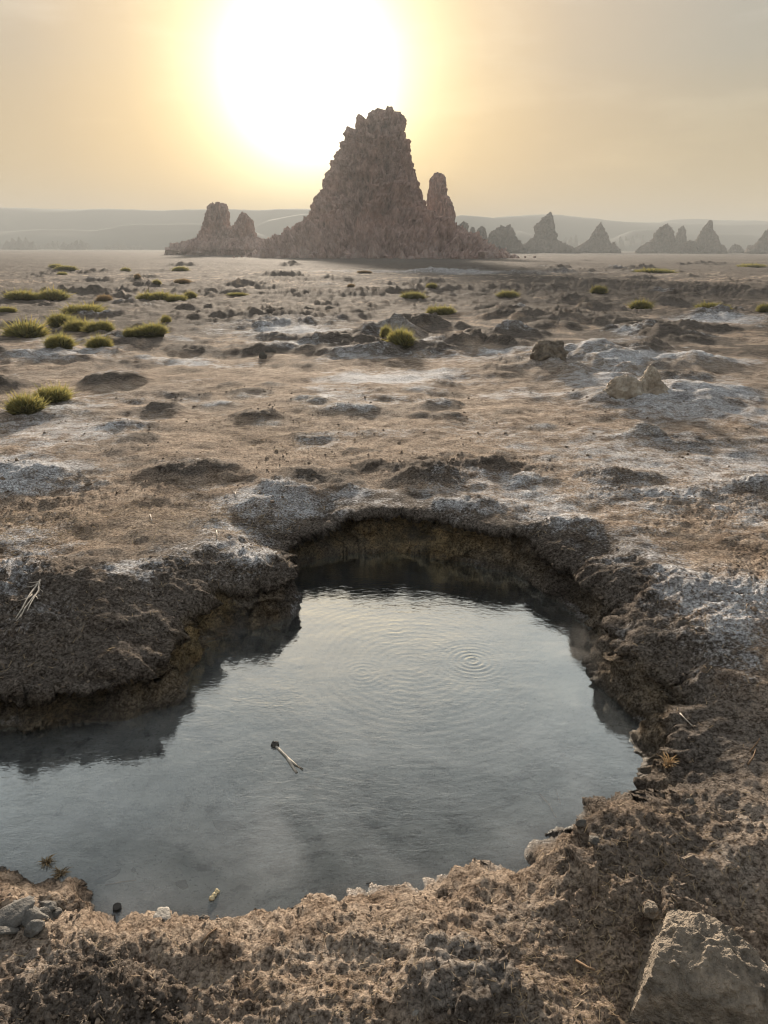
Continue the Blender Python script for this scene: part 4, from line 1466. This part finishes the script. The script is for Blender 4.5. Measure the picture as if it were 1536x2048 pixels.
# grey stones, slabs and the black cap by the front shore
SM = [
    (298, 1797, (.032, .024, .016), M_STONE, 'pale angular stone in shallow water by the front shore'),
    (326, 1836, (.036, .026, .020), M_STONE, 'pale angular stone at the water edge of the front shore'),
    (316, 1778, (.018, .014, .010), M_STONE, 'small grey stone behind the pale angular one in the shallows'),
    (366, 1772, (.032, .020, .014), M_PEB, 'dark flat stone under the shallow water near the pale husk'),
    (205, 1758, (.060, .018, .010), M_PEB, 'dark heap of sunken twigs and mud near the floating tufts'),
    (268, 1742, (.014, .010, .008), M_PEB, 'small round stone under water right of the floating tufts'),
    (405, 1835, (.012, .010, .008), M_PEB, 'tiny dark stone on the front shore below the husk'),
    (1118, 1650, (.018, .015, .016), M_PEB, 'dark mud clod on the near edge of the right shore, left one'),
    (1163, 1645, (.016, .014, .014), M_PEB, 'reddish mud clod on the near edge of the right shore, right one'),
    (460, 1655, (.075, .045, .012), M_PEB, 'dark sunken mud lump under the middle of the pool'),
    (1378, 1602, (.016, .013, .010), M_PEB, 'dark pebble on the right bank beside the inlet'),
    (830, 2026, (.012, .010, .008), M_STONE, 'pale round pebble at the bottom edge of the picture'),
    (1190, 1680, (.022, .018, .012), M_PEB, 'dark flat stone on the right shore in front of the clods'),
    (960, 1632, (.010, .008, .006), M_STONE, 'small pale fleck of stone under the right part of the pool'),
]
for k, (px, py, s, m_, lab) in enumerate(SM):
    put('stone', lump('stone', s, 200 + k, m_, 16, .3, 1.4, cell=True), px, py, lab, 'stone', s[2] * .3)
# cracked mud slabs at lower left
SL = [(28, 1835, .055, .04, .012, 'curled grey mud slab at the left edge, rear one'), (62, 1832, .04, .05, .014, 'broad pale grey mud slab, largest of the broken heap at left'), (95, 1812, .03, .022, .012, 'small upright grey slab on top of the broken heap'),
      (88, 1835, .035, .024, .014, 'dark tilted slab at the front of the broken heap'), (112, 1830, .024, .02, .012, 'dark small slab right of the broken heap'), (72, 1858, .03, .024, .018, 'dark rounded slab at the foot of the broken heap'), (12, 1862, .04, .02, .01, 'thin grey slab at the left edge below the heap')]
for k, (px, py, a_, b_2, c_, lab) in enumerate(SL):
    put('mud_slab', lump('mud_slab', (a_, b_2, c_), 300 + k, M_SLAB, 22, .30, 1.5, cell=True, detail=.05), px, py, lab, 'mud slab', -.004, None, 'broken mud slabs by the front shore', (_rr.uniform(-.5, .5), _rr.uniform(-.5, .5)))
# black cap
loc, _ = hit(236, 1828)
vs, fs = tube([(0, 0, 0), (0, 0, .016), (0, 0, .0162), (0, 0, .011)], [.013, .0125, .010, .0095], 20)
cp = link('bottle_cap', join_mesh('bottle_cap', [(vs, fs)], M_BLACK, False))
cp.location = (loc.x, loc.y, max(loc.z, ZW - .004) + .002)
cp.rotation_euler = (.15, .1, 0)
tag(cp, 'small round black cap at the water edge of the front shore', 'cap')

# twigs lying about
TW = [([(402, 1885), (420, 1868), (432, 1858)], .0032, 'thin brown twig lying on the front bank left of the middle'),
      ([(1500, 1504), (1510, 1492), (1520, 1478)], .003, 'thin twig on the right bank near the picture edge, upper one'),
      ([(1496, 1530), (1506, 1515), (1512, 1498)], .003, 'thin twig on the right bank near the picture edge, lower one'),
      ([(1360, 1428), (1372, 1440), (1384, 1452)], .0026, 'pale thin twig on the slope of the right bank'),
      ([(1150, 1922), (1178, 1938), (1192, 1944)], .0045, 'short thick twig in the hollow left of the boulder'),
      ([(640, 1640), (650, 1632)], .002, 'tiny twig under water in the middle'),
      ([(1080, 1592), (1098, 1612), (1112, 1638)], .005, 'long sunken stick near the right shore'),
      ([(1112, 1582), (1118, 1600), (1122, 1612)], .004, 'short sunken stick beside the longer one near the right shore'),
      ([(210, 1772), (245, 1765), (272, 1762)], .0026, 'reddish thin twig under water near the front shore'),
      ([(300, 1030), (304, 1046)], .003, 'short straw standing behind the left bank'),
      ([(433, 1062), (434, 1078)], .003, 'short pale stem standing on the grey left bank'),
      ([(470, 985), (472, 996)], .003, 'short pale stem standing behind the pool, left of the salt patch')]
for k, (pp, r, lab) in enumerate(TW):
    pts = []
    for (x, y) in pp:
        l, n_ = hit(x, y)
        pts.append(l + n_ * r * 1.2)
    c = pts[0].copy()
    if len(pts) == 2:
        pts = [pts[0], pts[0].lerp(pts[1], .5) + Vector((.002, 0, .002)), pts[1]]
    o = link('twig', join_mesh('twig', [tube([q_ - c for q_ in pts], np.linspace(r, r * .6, len(pts)), 6, wob=.12, seed=k)], M_WOOD if 'pale' in lab or 'straw' in lab else M_TWIG))
    o.location = c
    tag(o, lab, 'twig')

# ------------------------------------------------------------------ crumbs and straw scattered on the near ground
g = np.random.default_rng(77)
VP = P.reshape(-1, 3)
VN = Nn.reshape(-1, 3)
fS = S.ravel()
fr_ = rad.ravel()
fth = np.abs(TTf.ravel())
fd = dark.ravel()
ft = thatch.ravel()
cand = np.where((fr_ > .8) & (fr_ < 9) & (fS > .06) & (fth < R(46)))[0]


def scatter(n, wgt):
    wgt = wgt / wgt.sum()
    return g.choice(cand, n, p=wgt)


ico_v = np.array([(0, 0, 1), (.894, 0, .447), (.276, .851, .447), (-.724, .526, .447), (-.724, -.526, .447), (.276, -.851, .447),
                  (.724, .526, -.447), (-.276, .851, -.447), (-.894, 0, -.447), (-.276, -.851, -.447), (.724, -.526, -.447), (0, 0, -1)])
ico_f = np.array([(0, 1, 2), (0, 2, 3), (0, 3, 4), (0, 4, 5), (0, 5, 1), (1, 6, 2), (2, 7, 3), (3, 8, 4), (4, 9, 5), (5, 10, 1), (6, 7, 2), (7, 8, 3), (8, 9, 4), (9, 10, 5), (10, 6, 1), (11, 7, 6), (11, 8, 7), (11, 9, 8), (11, 10, 9), (11, 6, 10)])
NC = 11000
ids = scatter(NC, (crumb.ravel()[cand] ** 2) / (1 + .0 * fr_[cand]))
sz = g.gamma(1.6, .0011, NC) * (.7 + fr_[ids] * .26) + .0014
sz = np.minimum(sz, .03)
vv = ico_v[None] * (1 + g.uniform(-.38, .38, (NC, 12, 1))) * (sz[:, None, None] * g.uniform(.6, 1.2, (NC, 1, 3)))
vv = vv + VP[ids][:, None] + g.normal(0, .006, (NC, 1, 3)) * np.array([1, 1, 0])
ff = (ico_f[None] + (np.arange(NC) * 12)[:, None, None]).reshape(-1, 3)
cme = np_mesh('soil_crumbs', vv.reshape(-1, 3), ff, False)
M_CRUMB = mat_simple('soil_crumb', (0.08, 0.062, 0.048), (0.30, 0.235, 0.18), 9, .95, .4, .006, obj=False)
cr = link('soil_crumbs', cme, M_CRUMB)
tag(cr, 'loose crumbs of dry soil scattered round the pool', None, None, 'stuff')
NS = 10000
ids = scatter(NS, (ft[cand] ** 2 + .03) * (1 - .8 * fd[cand]) * (.18 + .82 * sstep(2.0, 3.2, fr_[cand])))
an = g.uniform(0, math.pi, NS)
ln = g.uniform(.008, .03, NS) * (.7 + fr_[ids] * .16)
wd = g.uniform(.0006, .0014, NS) * (.7 + fr_[ids] * .22)
dirv = np.stack([np.cos(an), np.sin(an), g.normal(.12, .22, NS)], -1)
nv = VN[ids]
dirv -= nv * (np.sum(dirv * nv, 1) - np.abs(g.normal(0, .2, NS)))[:, None]
sd = np.cross(dirv, nv + g.normal(0, .3, (NS, 3)))
sd /= np.linalg.norm(sd, axis=1, keepdims=True) + 1e-9
c0 = VP[ids] + nv * .003
a0 = c0 - dirv * ln[:, None] * .5
b0 = c0 + dirv * ln[:, None] * .5
vv = np.stack([a0 - sd * wd[:, None], a0 + sd * wd[:, None], b0 + sd * wd[:, None] * .6, b0 - sd * wd[:, None] * .6], 1)
sme = np_mesh('dry_straw', vv.reshape(-1, 3), np.arange(NS * 4).reshape(-1, 4), False)
tn = np.repeat(np.stack([g.uniform(0, 1, NS), g.uniform(0, .25, NS), np.zeros(NS), np.ones(NS)], -1), 4, 0)
set_attr(sme, 'tint', tn)
so_ = link('dry_straw', sme, M_STRAW)
tag(so_, 'short bits of dry straw matted on the soil', None, None, 'stuff')

# rubble at the foot of the tallest chimney
NRB = 700
aa = g.uniform(0, 2 * math.pi, NRB)
c_ = plane_pt(765, 512, 152)
rr_ = 152 / FPX * g.normal(205, 28, NRB)
rx = c_.x + np.cos(aa) * rr_
ry = 152 + np.sin(aa) * rr_ * .9
sz = g.gamma(1.6, .16, NRB) + .08
vv = ico_v[None] * (1 + g.uniform(-.35, .35, (NRB, 12, 1))) * (sz[:, None, None] * g.uniform(.6, 1.2, (NRB, 1, 3)))
vv = vv + np.stack([rx, ry, sz * .3], -1)[:, None]
ff = (ico_f[None] + (np.arange(NRB) * 12)[:, None, None]).reshape(-1, 3)
rb = link('rubble', np_mesh('rubble', vv.reshape(-1, 3), ff, False), TUFA)
tag(rb, 'broken rubble round the foot of the tallest chimney', None, None, 'stuff')

# ------------------------------------------------------------------ wisps of steam over the hot water
def steam(px, py, z, size, dens, seed, label):
    p = ground_pt(px, py, ZW)
    me = lump('steam', size, seed, None, 14, .12, 1.0)
    me.materials.clear()
    m = bpy.data.materials.new('steam_vapour')
    m.use_nodes = True
    t = m.node_tree
    t.nodes.clear()
    o = t.nodes.new('ShaderNodeOutputMaterial')
    v = t.nodes.new('ShaderNodeVolumePrincipled')
    v.inputs['Color'].default_value = (.95, .93, .90, 1)
    v.inputs['Anisotropy'].default_value = .3
    tc = t.nodes.new('ShaderNodeTexCoord')
    dv = t.nodes.new('ShaderNodeVectorMath')
    dv.operation = 'DIVIDE'
    dv.inputs[1].default_value = size
    ln_ = t.nodes.new('ShaderNodeVectorMath')
    ln_.operation = 'LENGTH'
    fo = t.nodes.new('ShaderNodeMapRange')
    fo.inputs['From Min'].default_value = .85
    fo.inputs['From Max'].default_value = .1
    no = t.nodes.new('ShaderNodeTexNoise')
    no.inputs['Scale'].default_value = 7
    no.inputs['Detail'].default_value = 3
    no.inputs['Distortion'].default_value = 1.2
    nr = t.nodes.new('ShaderNodeMapRange')
    nr.inputs['From Min'].default_value = .42
    nr.inputs['From Max'].default_value = .72
    nr.inputs['To Max'].default_value = dens
    mu = t.nodes.new('ShaderNodeMath')
    mu.operation = 'MULTIPLY'
    L_ = t.links.new
    L_(tc.outputs['Object'], dv.inputs[0])
    L_(dv.outputs[0], ln_.inputs[0])
    L_(ln_.outputs['Value'], fo.inputs['Value'])
    L_(tc.outputs['Object'], no.inputs['Vector'])
    L_(no.outputs[0], nr.inputs['Value'])
    L_(fo.outputs[0], mu.inputs[0])
    L_(nr.outputs[0], mu.inputs[1])
    L_(mu.outputs[0], v.inputs['Density'])
    L_(v.outputs[0], o.inputs['Volume'])
    ob = link('steam', me, m)
    ob.location = (p.x, p.y, ZW + z)
    tag(ob, label, None, None, 'stuff')


steam(850, 1112, .17, (.42, .16, .17), 2.6, 1, 'faint steam before the far wall of the pool')
steam(470, 1290, .13, (.24, .18, .13), 1.8, 2, 'faint steam in the left bay of the pool')
steam(1140, 1345, .15, (.20, .16, .15), 1.6, 3, 'faint steam at the right bank of the pool')
